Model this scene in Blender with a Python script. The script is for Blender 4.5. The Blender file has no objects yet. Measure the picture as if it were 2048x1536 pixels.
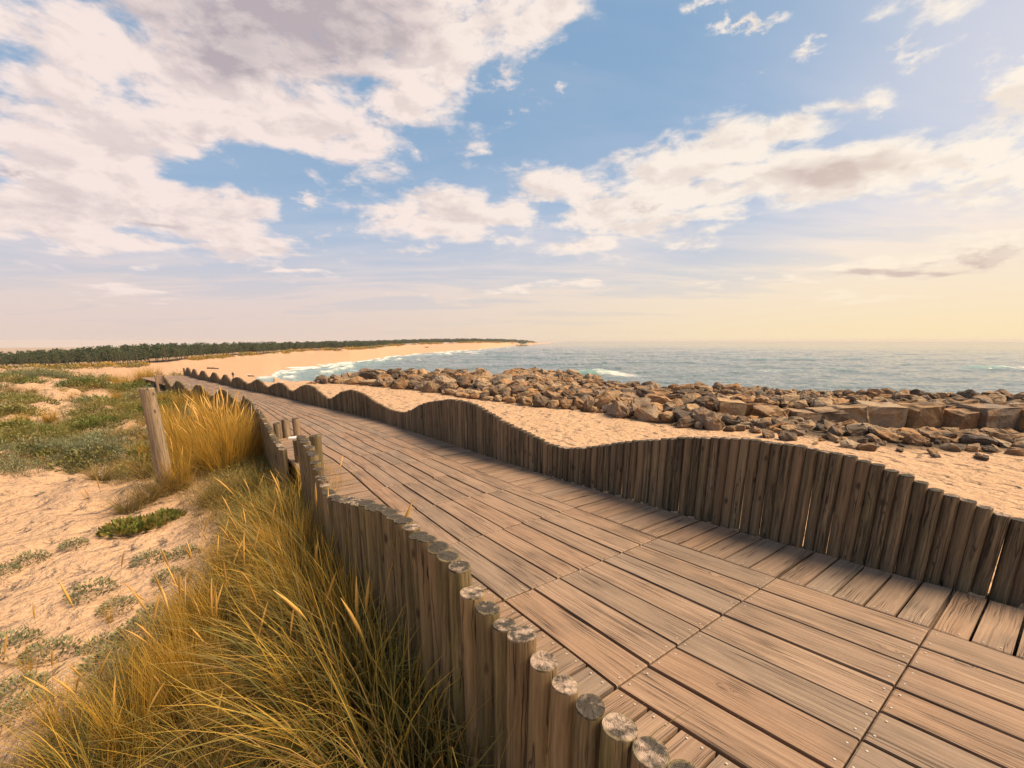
import bpy, bmesh, math, random
import numpy as np
from mathutils import Vector, Matrix, noise as mnoise
R_ = math.radians
rng = np.random.default_rng(7)
random.seed(7)
SC = bpy.context.scene
COL = SC.collection

# ------------------------------------------------------------------ helpers
def link(o, parent=None):
    COL.objects.link(o)
    if parent is not None:
        o.parent = parent
    return o

def tag(o, label=None, cat=None, group=None, kind=None):
    if label: o['label'] = label
    if cat: o['category'] = cat
    if group: o['group'] = group
    if kind: o['kind'] = kind
    return o

def empty(name, loc=(0, 0, 0), rz=0.0):
    o = bpy.data.objects.new(name, None)
    o.empty_display_size = 0.1
    o.location = loc; o.rotation_euler = (0, 0, rz)
    return link(o)

def mesh_np(name, V, F, mats=(), smooth=False, attrs=None, uv=None, midx=None):
    """V (n,3); F (m,k) int array with k 3 or 4, or a list of index lists"""
    me = bpy.data.meshes.new(name)
    V = np.asarray(V, np.float32)
    if isinstance(F, np.ndarray):
        m, k = F.shape
        loops = F.astype(np.int32).ravel()
        starts = np.arange(0, m * k, k, dtype=np.int32)
    else:
        loops = np.array([i for f in F for i in f], np.int32)
        ln = np.array([len(f) for f in F], np.int32)
        starts = np.concatenate([[0], np.cumsum(ln)[:-1]]).astype(np.int32)
        m = len(F)
    me.vertices.add(len(V)); me.vertices.foreach_set('co', V.ravel())
    me.loops.add(len(loops)); me.loops.foreach_set('vertex_index', loops)
    me.polygons.add(m); me.polygons.foreach_set('loop_start', starts)
    me.polygons.foreach_set('use_smooth', np.full(m, bool(smooth)))
    for mt in mats: me.materials.append(mt)
    if midx is not None: me.polygons.foreach_set('material_index', np.asarray(midx, np.int32))
    if uv is not None:
        l = me.uv_layers.new(name='UVMap'); l.data.foreach_set('uv', np.asarray(uv, np.float32).ravel())
    me.update(calc_edges=True)
    if attrs:
        for k_, a in attrs.items():
            at = me.attributes.new(k_, 'FLOAT', 'POINT'); at.data.foreach_set('value', np.asarray(a, np.float32))
    return me

def obj(name, me, parent=None, loc=(0, 0, 0), rot=(0, 0, 0), sc=(1, 1, 1)):
    o = bpy.data.objects.new(name, me)
    o.location = loc; o.rotation_euler = rot; o.scale = sc
    return link(o, parent)

def sstep(a, b, x):
    t = np.clip((np.asarray(x, float) - a) / (b - a), 0, 1)
    return t * t * (3 - 2 * t)

# ---- numpy value noise
_perm = np.random.default_rng(3).random((256, 256))
def vn(x, y):
    xi = np.floor(x).astype(int); yi = np.floor(y).astype(int)
    fx = x - xi; fy = y - yi
    fx = fx * fx * fx * (fx * (fx * 6 - 15) + 10); fy = fy * fy * fy * (fy * (fy * 6 - 15) + 10)
    a = _perm[xi & 255, yi & 255]; b = _perm[(xi + 1) & 255, yi & 255]
    c = _perm[xi & 255, (yi + 1) & 255]; d = _perm[(xi + 1) & 255, (yi + 1) & 255]
    return (a * (1 - fx) + b * fx) * (1 - fy) + (c * (1 - fx) + d * fx) * fy
def fbm(x, y, o=4, g=.5):
    s = 0; a = 1; t = 0
    for i in range(o):
        s = s + a * vn(x * 2 ** i + 17.3 * i, y * 2 ** i + 9.1 * i); t += a; a *= g
    return s / t * 2 - 1

# ------------------------------------------------------------------ plan data (metres; camera stands at 0,0, boardwalk top is z = 0)
SEAM = [(1.06,1.22,2.40,2.26),(0.50,1.81,1.84,2.83),(-0.05,2.55,1.22,3.48),(-0.60,3.29,0.62,4.18),(-1.11,4.04,0.05,4.85),(-1.57,4.72,-0.48,5.52),(-2.03,5.41,-1.00,6.20),(-2.48,6.04,-1.46,6.80)]
RC = [(3.25,2.51),(3.11,2.58),(2.89,2.69),(2.69,2.86),(2.43,3.13),(2.20,3.39),(2.04,3.56),(1.57,4.09),(1.09,4.62),(0.46,5.27),(-0.01,5.77),(-1.10,7.14),(-2.94,9.37),(-4.80,11.19),(-5.68,12.04),(-6.83,13.26),(-9.25,15.37),(-11.45,17.60)]
RT = [(3.12,2.58,0.52),(3.01,2.63,0.56),(2.92,2.68,0.60),(2.86,2.72,0.61),(2.73,2.83,0.67),(2.63,2.92,0.72),(2.51,3.04,0.76),(2.41,3.15,0.79),(2.32,3.24,0.79),(2.17,3.42,0.80),(2.02,3.58,0.80),(1.92,3.70,0.79),(1.75,3.89,0.76),(1.52,4.14,0.70),(1.36,4.32,0.65),(1.17,4.53,0.58),(0.95,4.75,0.49),(0.72,5.00,0.40),(0.57,5.16,0.37),(0.40,5.33,0.38),(0.23,5.52,0.44),(-0.01,5.77,0.50),(-0.30,6.13,0.61),(-0.53,6.42,0.69),(-0.74,6.68,0.72),(-0.96,6.96,0.71),(-1.26,7.33,0.65),(-1.59,7.73,0.53),(-1.83,8.03,0.39),(-2.09,8.34,0.30),(-2.37,8.68,0.29),(-2.81,9.21,0.36),(-3.04,9.47,0.44),(-3.34,9.76,0.52),(-3.59,10.00,0.55),(-3.94,10.35,0.47),(-4.29,10.69,0.29),(-4.45,10.85,0.23),(-4.74,11.13,0.33),(-5.03,11.41,0.47),(-5.35,11.72,0.50),(-5.65,12.00,0.42),(-6.09,12.47,0.23),(-6.31,12.70,0.26),(-6.66,13.08,0.40),(-6.87,13.29,0.41),(-7.15,13.54,0.34),(-7.55,13.89,0.20),(-7.86,14.16,0.36),(-8.12,14.38,0.42),(-8.50,14.71,0.28),(-8.78,14.96,0.21),(-9.32,15.44,0.38),(-9.53,15.66,0.38),(-9.93,16.06,0.28),(-10.60,16.74,0.04)]
LC = [(1.61,-0.43),(0.50,0.79),(-0.05,1.39),(-0.58,2.16),(-1.12,2.91),(-1.61,3.69),(-2.04,4.37),(-2.48,5.07),(-2.92,5.71),(-3.79,7.00),(-5.10,8.94),(-6.84,11.52)]
LT = [(0.43,0.87,0.61),(0.38,0.92,0.59),(0.33,0.98,0.62),(0.26,1.05,0.61),(0.20,1.12,0.61),(0.15,1.17,0.63),(0.11,1.22,0.65),(0.06,1.27,0.68),(-0.01,1.35,0.67),(-0.06,1.41,0.69),(-0.11,1.49,0.70),(-0.15,1.54,0.72),(-0.18,1.58,0.76),(-0.22,1.64,0.77),(-0.29,1.74,0.77),(-0.35,1.82,0.77),(-0.41,1.91,0.76),(-0.48,2.02,0.76),(-0.61,2.20,0.74),(-0.74,2.39,0.70),(-0.85,2.53,0.67),(-1.06,2.83,0.57),(-1.28,3.16,0.47),(-1.43,3.39,0.43),(-1.50,3.52,0.45),(-1.57,3.63,0.48),(-1.68,3.79,0.54),(-1.77,3.93,0.62),(-1.94,4.21,0.65),(-2.11,4.48,0.65),(-3.67,6.83,0.18),(-3.97,7.27,0.26),(-4.33,7.81,0.29),(-4.75,8.42,0.33),(-5.53,9.58,0.37),(-6.31,10.74,0.26)]
WATER = [(-27.59, 147.4, -8), (-26.95, 166.1, -8), (-24.89, 174.9, -8), (-22.23, 188.1, -8), (-19.47, 213.8, -8), (-16.03, 255.6, -8), (-12.5, 321.7, -8), (-7.66, 400.2, -8), (-3.97, 481.8, -8), (-1.49, 653.3, -8), (2.23, 1018.1, -8), (4.69, 1671.8, -8), (6.83, 4618.9, -8)]
NEAR = [(-27.59, 147.4, -8), (-27.23, 136.8, -8), (-26.29, 130.3, -8), (-25.01, 127.2, -8), (-22.92, 120.4, -8)]
EDGE = [e for e in [(-48.29, 183.1, -6.3), (-45.33, 179.3, -6.3), (-39.8, 172.7, -6), (-36.54, 184.0, -5.6), (-34.2, 202.4, -5.3), (-31.98, 216.8, -5), (-28.71, 227.1, -4.7), (-26.73, 245.3, -4.4), (-23.66, 264.1, -4), (-19.34, 275.9, -3.6), (-15.94, 325.5, -3), (-11.24, 486.3, -2.4), (-7.63, 577.8, -2), (-3.95, 616.8, -1.3), (1.61, 802.8, -0.5), (6.83, 1058.8, 0.5)] if e[0] < 1] + [(1.6, 900, -2.6), (4.0, 1500, -5.0), (6.83, 2600, -7.2)]
TOPS = [(a, b + (.08 if a < -20 else .08 if a < -5 else 0)) for a, b in [(-50.69, -1.15), (-48.03, -1.09), (-45.05, -0.94), (-41.74, -0.72), (-38.05, -0.52), (-31.8, -0.36), (-24.59, -0.27), (-19.27, -0.17), (-13.58, -0.0), (-8.82, 0.12), (-4.56, 0.24), (-1.48, 0.18), (3.45, 0.06), (6.82, 0.03)]]
RC = [(4.6, 1.2), (3.9, 1.9)] + RC + [(-13.6, 19.6), (-16.2, 22.4)]
LC = [(3.4, -2.4)] + LC[:-1] + [(-6.84, 11.52), (-8.9, 13.3), (-11.6, 15.6), (-14.2, 18.1), (-17.2, 20.8)]

class Curve:
    def __init__(s, pts, sm=0.35):
        P = np.array(pts, float)
        d = np.concatenate([[0], np.cumsum(np.linalg.norm(np.diff(P, axis=0), axis=1))])
        t = np.arange(0, d[-1], .05)
        x = np.interp(t, d, P[:, 0]); y = np.interp(t, d, P[:, 1])
        k = int(sm / .05) * 2 + 1
        for _ in range(2):
            for a in (x, y):
                pad = np.concatenate([2 * a[0] - a[k:0:-1], a, 2 * a[-1] - a[-2:-k - 2:-1]])
                a[:] = np.convolve(pad, np.ones(k) / k, 'same')[k:-k]
        s.P = np.stack([x, y], 1)
        s.s = np.concatenate([[0], np.cumsum(np.linalg.norm(np.diff(s.P, axis=0), axis=1))])
        s.L = s.s[-1]
    def at(s, t):
        return np.array([np.interp(t, s.s, s.P[:, 0]), np.interp(t, s.s, s.P[:, 1])])
    def tan(s, t):
        v = s.at(t + .05) - s.at(t - .05); return v / np.linalg.norm(v)
    def near(s, p):
        i = np.argmin(((s.P - np.asarray(p)) ** 2).sum(1)); return s.s[i]
CR = Curve(RC); CL = Curve(LC)

def poly_sdf(x, y, poly):
    """signed distance, positive inside"""
    P = np.array(poly, float); x = np.asarray(x, float); y = np.asarray(y, float)
    d = np.full(x.shape, 1e18); ins = np.zeros(x.shape, bool)
    for i in range(len(P)):
        a = P[i]; b = P[(i + 1) % len(P)]
        ex, ey = b - a; wx = x - a[0]; wy = y - a[1]
        t = np.clip((wx * ex + wy * ey) / (ex * ex + ey * ey), 0, 1)
        d = np.minimum(d, (wx - ex * t) ** 2 + (wy - ey * t) ** 2)
        c = ((a[1] > y) != (b[1] > y))
        with np.errstate(divide='ignore', invalid='ignore'):
            xi = (b[0] - a[0]) * (y - a[1]) / (b[1] - a[1]) + a[0]
        ins ^= (c & (x < xi))
    return np.where(ins, 1, -1) * np.sqrt(d)

PLAT = [(-120, -60), (-120, 36), (-60, 36), (-36, 33), (-30, 31), (-25, 28.5), (-21, 26), (-17.5, 24), (-13, 21.5), (-9.8, 20.3),
        (-8.4, 19.6), (-6.2, 20.6), (-3.9, 21.5), (-1.6, 22.5), (-.7, 27), (.8, 31), (3.4, 30), (4.6, 23), (6.5, 21), (9.5, 20), (15.3, 18.5), (19.4, 17), (32, 13), (60, 6), (60, -60)]
DECK = [tuple(p) for p in CR.P[::6]] + [tuple(p) for p in CL.P[::-6]]
# rocky part of the plateau: front line (sand side)
ROCKF = [(-8.74, 19.39), (-7.39, 18.9), (-3.25, 16.16), (-1.22, 13.71), (0.34, 12.37), (2.01, 11.10), (2.82, 10.13), (3.74, 8.81), (4.61, 8.27), (5.05, 7.62), (5.53, 7.10), (6.23, 6.58), (7.57, 6.43), (11, 5.6), (20, 4)]
GROYNE = ROCKF + [(32, 3), (32, 13), (19.4, 17), (15.3, 18.5), (9.5, 20), (6.5, 21), (4.6, 23), (3.4, 30), (.8, 31), (-.7, 27), (-1.6, 22.5), (-3.9, 21.5), (-6.2, 20.6)]

def land(th, r):
    """beach, dunes and sea bed far off: th bearing in degrees, r range"""
    W = np.array(WATER); N = np.array(NEAR); E = np.array(EDGE)
    rw = np.interp(th, np.r_[-60, -36, -31, -28.6, W[:, 0]], np.r_[55, 60, 90, 122, W[:, 1]])
    re_ = np.interp(th, E[:, 0], E[:, 1]); ze = np.interp(th, E[:, 0], E[:, 2])
    rw2 = np.minimum(rw, re_ * .98 + 0 * rw); 
    k = np.interp(th, [-30, -27, -10, 6], [1.5, 1.0, .8, .8])
    t = np.clip((r - rw) / np.maximum(re_ - rw, 5), 0, 1)
    z = -8 + (ze + 8) * t ** k
    sea = -8 - np.clip((rw - r) * .03, 0, 3)
    z = np.where(r < rw, sea, z)
    # near edge of the bay
    rn = np.interp(th, np.r_[-60, -29.5, -28, N[:, 0], -20], np.r_[56, 61, 100, N[:, 1], 0])
    z = np.where((th < -20) & (r < rn), -8 + np.clip((rn - r) * .03, 0, .7), z)
    # open sea to the right of the point
    z = np.where(th > 6.9, -11, z)
    T = np.array(TOPS)
    et = np.interp(th, T[:, 0], T[:, 1])
    zt = 1.6 + r * np.tan(np.radians(et - .55))
    z = np.where((r > re_ + 30) & (th < 6.9), np.minimum(z, np.maximum(zt, z - (r - re_ - 30) * .2)), z)
    # a low ridge of foredune along the top of the beach
    z = z + np.where((th < 6.9), .5 * np.exp(-((r - re_) / (.05 * re_ + 3)) ** 2) * (1 + fbm(th * 1.3, r * .0)), 0)
    return z

def terrain(x, y, full=False):
    x = np.asarray(x, float); y = np.asarray(y, float)
    r = np.hypot(x, y); th = np.degrees(np.arctan2(x, y))
    base = land(th, r) + .12 * fbm(x * .05, y * .05, 3) * sstep(30, 80, r)
    near = r < 90
    pl = np.full(x.shape, -50.0); g = np.full(x.shape, -99.0); dk = np.full(x.shape, -99.0); left = np.zeros(x.shape)
    if near.any():
        xn, yn = x[near], y[near]; rn = r[near]
        sd = poly_sdf(xn, yn, PLAT)
        dkk = poly_sdf(xn, yn, DECK)
        gk = poly_sdf(xn, yn, GROYNE)
        # side of the boardwalk: compare distances to both edges
        dl = np.full(xn.shape, 1e9); dr = np.full(xn.shape, 1e9)
        for i in range(0, len(CL.P), 8): dl = np.minimum(dl, (xn - CL.P[i, 0]) ** 2 + (yn - CL.P[i, 1]) ** 2)
        for i in range(0, len(CR.P), 8): dr = np.minimum(dr, (xn - CR.P[i, 0]) ** 2 + (yn - CR.P[i, 1]) ** 2)
        dl = np.sqrt(dl); dr = np.sqrt(dr)
        lf = (dl < dr).astype(float)
        # past the far end of the boardwalk split by its bearing
        far = (yn > 20.5); lf = np.where(far, (xn < -16.5 + 0 * xn).astype(float), lf)
        n1 = fbm(xn * .9, yn * .9, 4); n2 = fbm(xn * .16 + 5, yn * .16, 3); n3 = fbm(xn * 3.3, yn * 3.3, 3)
        zl = -.52 - .16 * sstep(.1, 1.6, dl) + .50 * sstep(9, 27, rn) + .10 * n1 * sstep(.2, 1.2, dl) + .035 * n3 \
            + .30 * n2 * sstep(7, 24, rn) + .30 * n1 * sstep(6.5, 14, rn)
        zr = -.012 - .10 * sstep(.2, 4, dr) + .035 * n1 * sstep(.2, 1.2, dr) + .012 * n3 * sstep(.1, .5, dr)
        # stone pile stands proud of the sand
        zr = zr + sstep(0, 1.2, gk) * (.02 + .08 * n2) + .16 * np.exp(-((xn + 3.5) / 4.5) ** 2) * sstep(0, 1.5, gk) \
            - .46 * sstep(3, 9, (xn * .25 + yn - 9)) * sstep(0, 2, gk) * sstep(-1, 3, xn) + .0 * sstep(23, 27.5, yn) * np.exp(-((xn - 1.9) / 2.6) ** 2)
        zl = zl + .17 * sstep(1.3, .2, dl) * sstep(4.9, 3.9, yn)
        zl = zl - .22 * sstep(14, 26, rn) - .58 * np.exp(-((np.degrees(np.arctan2(xn, yn)) + 40.6) / 2.4) ** 2) * sstep(14, 24, rn)
        df = np.full(xn.shape, 1e9)
        for (ax, ay), (bx, by) in zip(ROCKF[:-1], ROCKF[1:]):
            for k in range(4):
                df = np.minimum(df, (xn - ax - (bx - ax) * k / 4) ** 2 + (yn - ay - (by - ay) * k / 4) ** 2)
        zr = zr - .46 * sstep(1.0, 4.2, np.sqrt(df)) * sstep(-1.5, .3, gk)
        z = np.where(lf > .5, zl, zr)
        z = np.where(dkk > 0, np.where(lf > .5, -.5 + .15 * sstep(0, .5, dkk), -.30), z)
        slope = np.where(gk > -2, .7, .33)
        z = z - np.clip(-sd, 0, None) * slope - .25 * sstep(1.5, 0, sd) * (lf < .5) * (gk < 0)
        pl[near] = z; g[near] = gk; dk[near] = dkk; left[near] = lf
    z = np.maximum(base, pl)
    if full: return z, g, dk, left
    return z
def tz(x, y): return float(terrain(np.array([x]), np.array([y]))[0])

# ------------------------------------------------------------------ material kit
class NT:
    def __init__(s, nt): s.nt = nt; s.n = nt.nodes; s.l = nt.links; s.n.clear()
    def add(s, t, **kw):
        nd = s.n.new(t)
        for k, v in kw.items():
            if k == 'ins':
                for a, b in v.items(): s.set(nd, a, b)
            else: setattr(nd, k, v)
        return nd
    def set(s, nd, key, v):
        sock = nd.inputs[key]
        if isinstance(v, bpy.types.NodeSocket): s.l.new(v, sock)
        else: sock.default_value = v
    def math(s, op, a, b=None, c=None, clamp=False):
        nd = s.add('ShaderNodeMath', operation=op, use_clamp=clamp)
        s.set(nd, 0, a)
        if b is not None: s.set(nd, 1, b)
        if c is not None: s.set(nd, 2, c)
        return nd.outputs[0]
    def noise(s, vec, scale=5, detail=4, rough=.5, dist=0, out='Fac'):
        nd = s.add('ShaderNodeTexNoise', ins={'Vector': vec, 'Scale': scale, 'Detail': detail, 'Roughness': rough, 'Distortion': dist})
        return nd.outputs[out]
    def map(s, vec, loc=(0, 0, 0), rot=(0, 0, 0), sc=(1, 1, 1), typ='POINT'):
        nd = s.add('ShaderNodeMapping', vector_type=typ)
        s.set(nd, 'Vector', vec); s.set(nd, 'Location', loc); s.set(nd, 'Rotation', rot); s.set(nd, 'Scale', sc)
        return nd.outputs[0]
    def ramp(s, fac, stops, interp='LINEAR'):
        nd = s.add('ShaderNodeValToRGB'); s.set(nd, 0, fac); cr = nd.color_ramp; cr.interpolation = interp
        while len(cr.elements) < len(stops): cr.elements.new(.5)
        for e, (p, c) in zip(cr.elements, stops):
            e.position = p; e.color = (*c, 1) if len(c) == 3 else c
        return nd.outputs[0]
    def rng(s, v, a, b, c=0, d=1, smooth=False):
        nd = s.add('ShaderNodeMapRange', interpolation_type='SMOOTHSTEP' if smooth else 'LINEAR')
        s.set(nd, 0, v); s.set(nd, 1, a); s.set(nd, 2, b); s.set(nd, 3, c); s.set(nd, 4, d)
        return nd.outputs[0]
    def mix(s, f, a, b, bt='MIX'):
        nd = s.add('ShaderNodeMix', data_type='RGBA', blend_type=bt)
        s.set(nd, 0, f); s.set(nd, 6, a if isinstance(a, bpy.types.NodeSocket) else (*a, 1)[:4]); s.set(nd, 7, b if isinstance(b, bpy.types.NodeSocket) else (*b, 1)[:4])
        return nd.outputs[2]
    def attr(s, name): return s.add('ShaderNodeAttribute', attribute_name=name).outputs['Fac']
    def bump(s, h, strength=.5, dist=.01, normal=None):
        nd = s.add('ShaderNodeBump', ins={'Height': h, 'Strength': strength, 'Distance': dist})
        if normal is not None: s.set(nd, 'Normal', normal)
        return nd.outputs[0]
    def obj(s): return s.add('ShaderNodeTexCoord').outputs['Object']
    def rand(s): return s.add('ShaderNodeObjectInfo').outputs['Random']
    def vadd(s, a, b):
        nd = s.add('ShaderNodeVectorMath', operation='ADD'); s.set(nd, 0, a); s.set(nd, 1, b); return nd.outputs[0]
    def vscale(s, a, k):
        nd = s.add('ShaderNodeVectorMath', operation='SCALE'); s.set(nd, 0, a); s.set(nd, 'Scale', k); return nd.outputs[0]
    def xyz(s, x, y, z):
        nd = s.add('ShaderNodeCombineXYZ'); s.set(nd, 0, x); s.set(nd, 1, y); s.set(nd, 2, z); return nd.outputs[0]
    def sep(s, v):
        nd = s.add('ShaderNodeSeparateXYZ'); s.set(nd, 0, v); return nd.outputs

def material(name):
    m = bpy.data.materials.new(name); m.use_nodes = True
    t = NT(m.node_tree)
    out = t.add('ShaderNodeOutputMaterial'); b = t.add('ShaderNodeBsdfPrincipled')
    t.l.new(b.outputs[0], out.inputs[0])
    t.set(b, 'Roughness', .85); t.set(b, 'Specular IOR Level', .25)
    return m, t, b, out

def m_plank():
    m, t, b, _ = material('weathered_plank')
    uv = t.add('ShaderNodeUVMap', uv_map='UVMap').outputs[0]
    tone = t.attr('tone')
    warp = t.noise(t.map(uv, sc=(2.2, 5, 1)), 1.0, 3, .5)
    w = t.xyz(0, t.math('MULTIPLY', t.math('SUBTRACT', warp, .5), .035), 0)
    # knots
    vor = t.add('ShaderNodeTexVoronoi', feature='F1', ins={'Vector': t.map(uv, sc=(1.7, 5.2, 1)), 'Scale': 1.0, 'Randomness': 1.0})
    kd = vor.outputs['Distance']
    knot = t.rng(kd, .02, .17, 1, 0, True)
    uvw = t.vadd(uv, w)
    uvk = t.vadd(uvw, t.xyz(0, t.math('MULTIPLY', knot, .03), 0))
    g1 = t.noise(t.map(uvk, sc=(1.2, 55, 1)), 1.0, 5, .6)
    g2 = t.noise(t.map(uvk, sc=(2.5, 160, 1)), 1.0, 3, .6)
    big = t.noise(t.map(uv, sc=(1.6, 3.0, 1)), 1.0, 3, .55)
    c = t.ramp(g1, [(.28, (.20, .135, .095)), (.46, (.40, .275, .195)), (.62, (.51, .36, .255)), (.8, (.57, .41, .30))])
    c = t.mix(t.rng(g2, .3, .55, .55, 0), c, (.17, .12, .09))
    c = t.mix(t.rng(tone, 0, 1, 0, .42), c, (.36, .20, .11))
    tn2 = t.math('FRACT', t.math('MULTIPLY', tone, 7.31))
    c = t.mix(t.rng(tn2, .35, 1, 0, .55), c, (.25, .215, .18))
    c = t.mix(t.rng(big, .50, .72, 0, .6), c, (.15, .115, .09))
    c = t.mix(t.rng(kd, .03, .06, .7, 0), c, (.10, .065, .045))
    crack = t.noise(t.map(uvk, loc=(3, 7, 0), sc=(.9, 70, 1)), 1.0, 2, .5)
    cz = t.noise(t.map(uv, sc=(2.0, 8, 1)), 1.0, 2, .5)
    cr = t.math('MULTIPLY', t.rng(t.math('ABSOLUTE', t.math('SUBTRACT', crack, .5)), 0, .035, 1, 0), t.rng(cz, .42, .58, 0, 1))
    c = t.mix(t.math('MULTIPLY', cr, .95), c, (.03, .02, .016))
    fine = t.noise(t.map(uv, sc=(60, 60, 1)), 1, 2, .7)
    c = t.mix(t.rng(fine, .3, .7, .16, 0), c, (.12, .09, .07))
    c = t.mix(1.0, c, (.67, .63, .58), 'MULTIPLY')
    t.set(b, 'Base Color', c)
    h = t.math('SUBTRACT', t.math('ADD', t.math('MULTIPLY', g1, .6), t.math('MULTIPLY', g2, .3)), t.math('MULTIPLY', cr, .9))
    t.set(b, 'Normal', t.bump(h, .65, .004)); t.set(b, 'Roughness', t.rng(g1, .3, .8, .8, .62))
    t.set(b, 'Specular IOR Level', .35)
    return m

def post_coords(t):
    o = t.obj(); r = t.rand(); tn = t.attr('tone')
    rr = t.math('FRACT', t.math('ADD', r, tn))
    off = t.xyz(t.math('MULTIPLY', rr, 37.0), t.math('MULTIPLY', rr, 91.0), t.math('MULTIPLY', rr, 53.0))
    return o, rr, t.vadd(o, off)

def m_post(name, c_dark, c_mid, c_light, moss, mossamt=.4):
    m, t, b, _ = material(name)
    o, rr, p = post_coords(t)
    warp = t.noise(p, 6, 2, .5, out='Color')
    pw = t.vadd(p, t.vscale(warp, .02))
    g1 = t.noise(t.map(pw, sc=(55, 55, 2.2)), 1.0, 5, .6)
    g2 = t.noise(t.map(pw, sc=(140, 140, 5)), 1.0, 2, .6)
    big = t.noise(t.map(p, sc=(9, 9, 2.2)), 1.0, 3, .55)
    c = t.ramp(g1, [(.3, c_dark), (.5, c_mid), (.72, c_light)])
    c = t.mix(t.rng(g2, .32, .5, .4, 0), c, c_dark)
    c = t.mix(t.rng(big, .45, .72, 0, mossamt), c, moss)
    c = t.mix(t.rng(t.math('FRACT', t.math('MULTIPLY', rr, 5.7)), .3, 1, 0, .5), c, c_dark)
    c = t.mix(t.rng(t.math('FRACT', t.math('MULTIPLY', rr, 17.9)), .6, 1, 0, .5), c, c_light)
    c = t.mix(t.rng(t.math('FRACT', t.math('MULTIPLY', rr, 11.3)), .55, 1, 0, .34), c, (.30, .17, .09))
    kn = t.add('ShaderNodeTexVoronoi', feature='F1', ins={'Vector': t.map(p, sc=(9, 9, 4.2)), 'Scale': 1.0, 'Randomness': 1.0}).outputs['Distance']
    c = t.mix(t.rng(kn, .07, .16, .85, 0), c, (.035, .022, .014))
    ck = t.noise(t.map(pw, loc=(5, 1, 2), sc=(30, 30, .8)), 1.0, 1, .5)
    cm = t.noise(t.map(p, sc=(6, 6, 2.5)), 1.0, 1, .5)
    cr = t.math('MULTIPLY', t.rng(t.math('ABSOLUTE', t.math('SUBTRACT', ck, .5)), 0, .022, 1, 0), t.rng(cm, .45, .55, 0, 1))
    c = t.mix(t.math('MULTIPLY', cr, .9), c, (.02, .014, .01))
    t.set(b, 'Base Color', c)
    h = t.math('SUBTRACT', t.math('ADD', g1, t.math('MULTIPLY', g2, .4)), t.math('MULTIPLY', cr, 1.5))
    t.set(b, 'Normal', t.bump(h, .6, .005)); t.set(b, 'Roughness', .75); t.set(b, 'Specular IOR Level', .3)
    return m

def m_postend():
    m, t, b, _ = material('weathered_post_end')
    o, rr, p = post_coords(t)
    s = t.sep(o)
    wob = t.noise(p, 18, 3, .6)
    rad = t.math('SQRT', t.math('ADD', t.math('POWER', s[0], 2.0), t.math('POWER', s[1], 2.0)))
    radw = t.math('ADD', rad, t.math('MULTIPLY', t.math('SUBTRACT', wob, .5), .012))
    ring = t.math('SINE', t.math('MULTIPLY', radw, 1500.0))
    ang = t.math('ARCTAN2', s[1], s[0])
    spoke = t.noise(t.xyz(t.math('MULTIPLY', t.math('COSINE', ang), 5.0), t.math('MULTIPLY', t.math('SINE', ang), 5.0), t.math('ADD', t.math('MULTIPLY', rad, 14.0), t.math('MULTIPLY', rr, 40.0))), 1.1, 2, .6)
    crack = t.math('MULTIPLY', t.rng(t.math('ABSOLUTE', t.math('SUBTRACT', spoke, .5)), .0, .018, 1, 0), t.rng(t.noise(p, 30, 2, .5), .42, .55, 0, 1))
    n = t.noise(p, 26, 5, .62)
    pale = t.rng(t.math('ADD', t.math('MULTIPLY', n, .9), t.math('MULTIPLY', t.math('FRACT', t.math('MULTIPLY', rr, 3.3)), .35)), .68, .84, 0, 1)
    rim = t.rng(rad, .034, .043, 0, 1)
    c = t.mix(t.rng(ring, -.2, 1, 0, .6), (.040, .034, .028), (.125, .098, .072))
    c = t.mix(pale, c, (.40, .29, .215))
    c = t.mix(t.math('MULTIPLY', rim, t.rng(wob, .42, .62, 0, .75)), c, (.22, .165, .075))
    c = t.mix(t.math('MULTIPLY', crack, .9), c, (.015, .012, .01))
    t.set(b, 'Base Color', c)
    h = t.math('SUBTRACT', t.math('ADD', n, t.math('MULTIPLY', ring, .12)), t.math('MULTIPLY', crack, 1.2))
    t.set(b, 'Normal', t.bump(h, .8, .006)); t.set(b, 'Roughness', .9)
    return m

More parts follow.
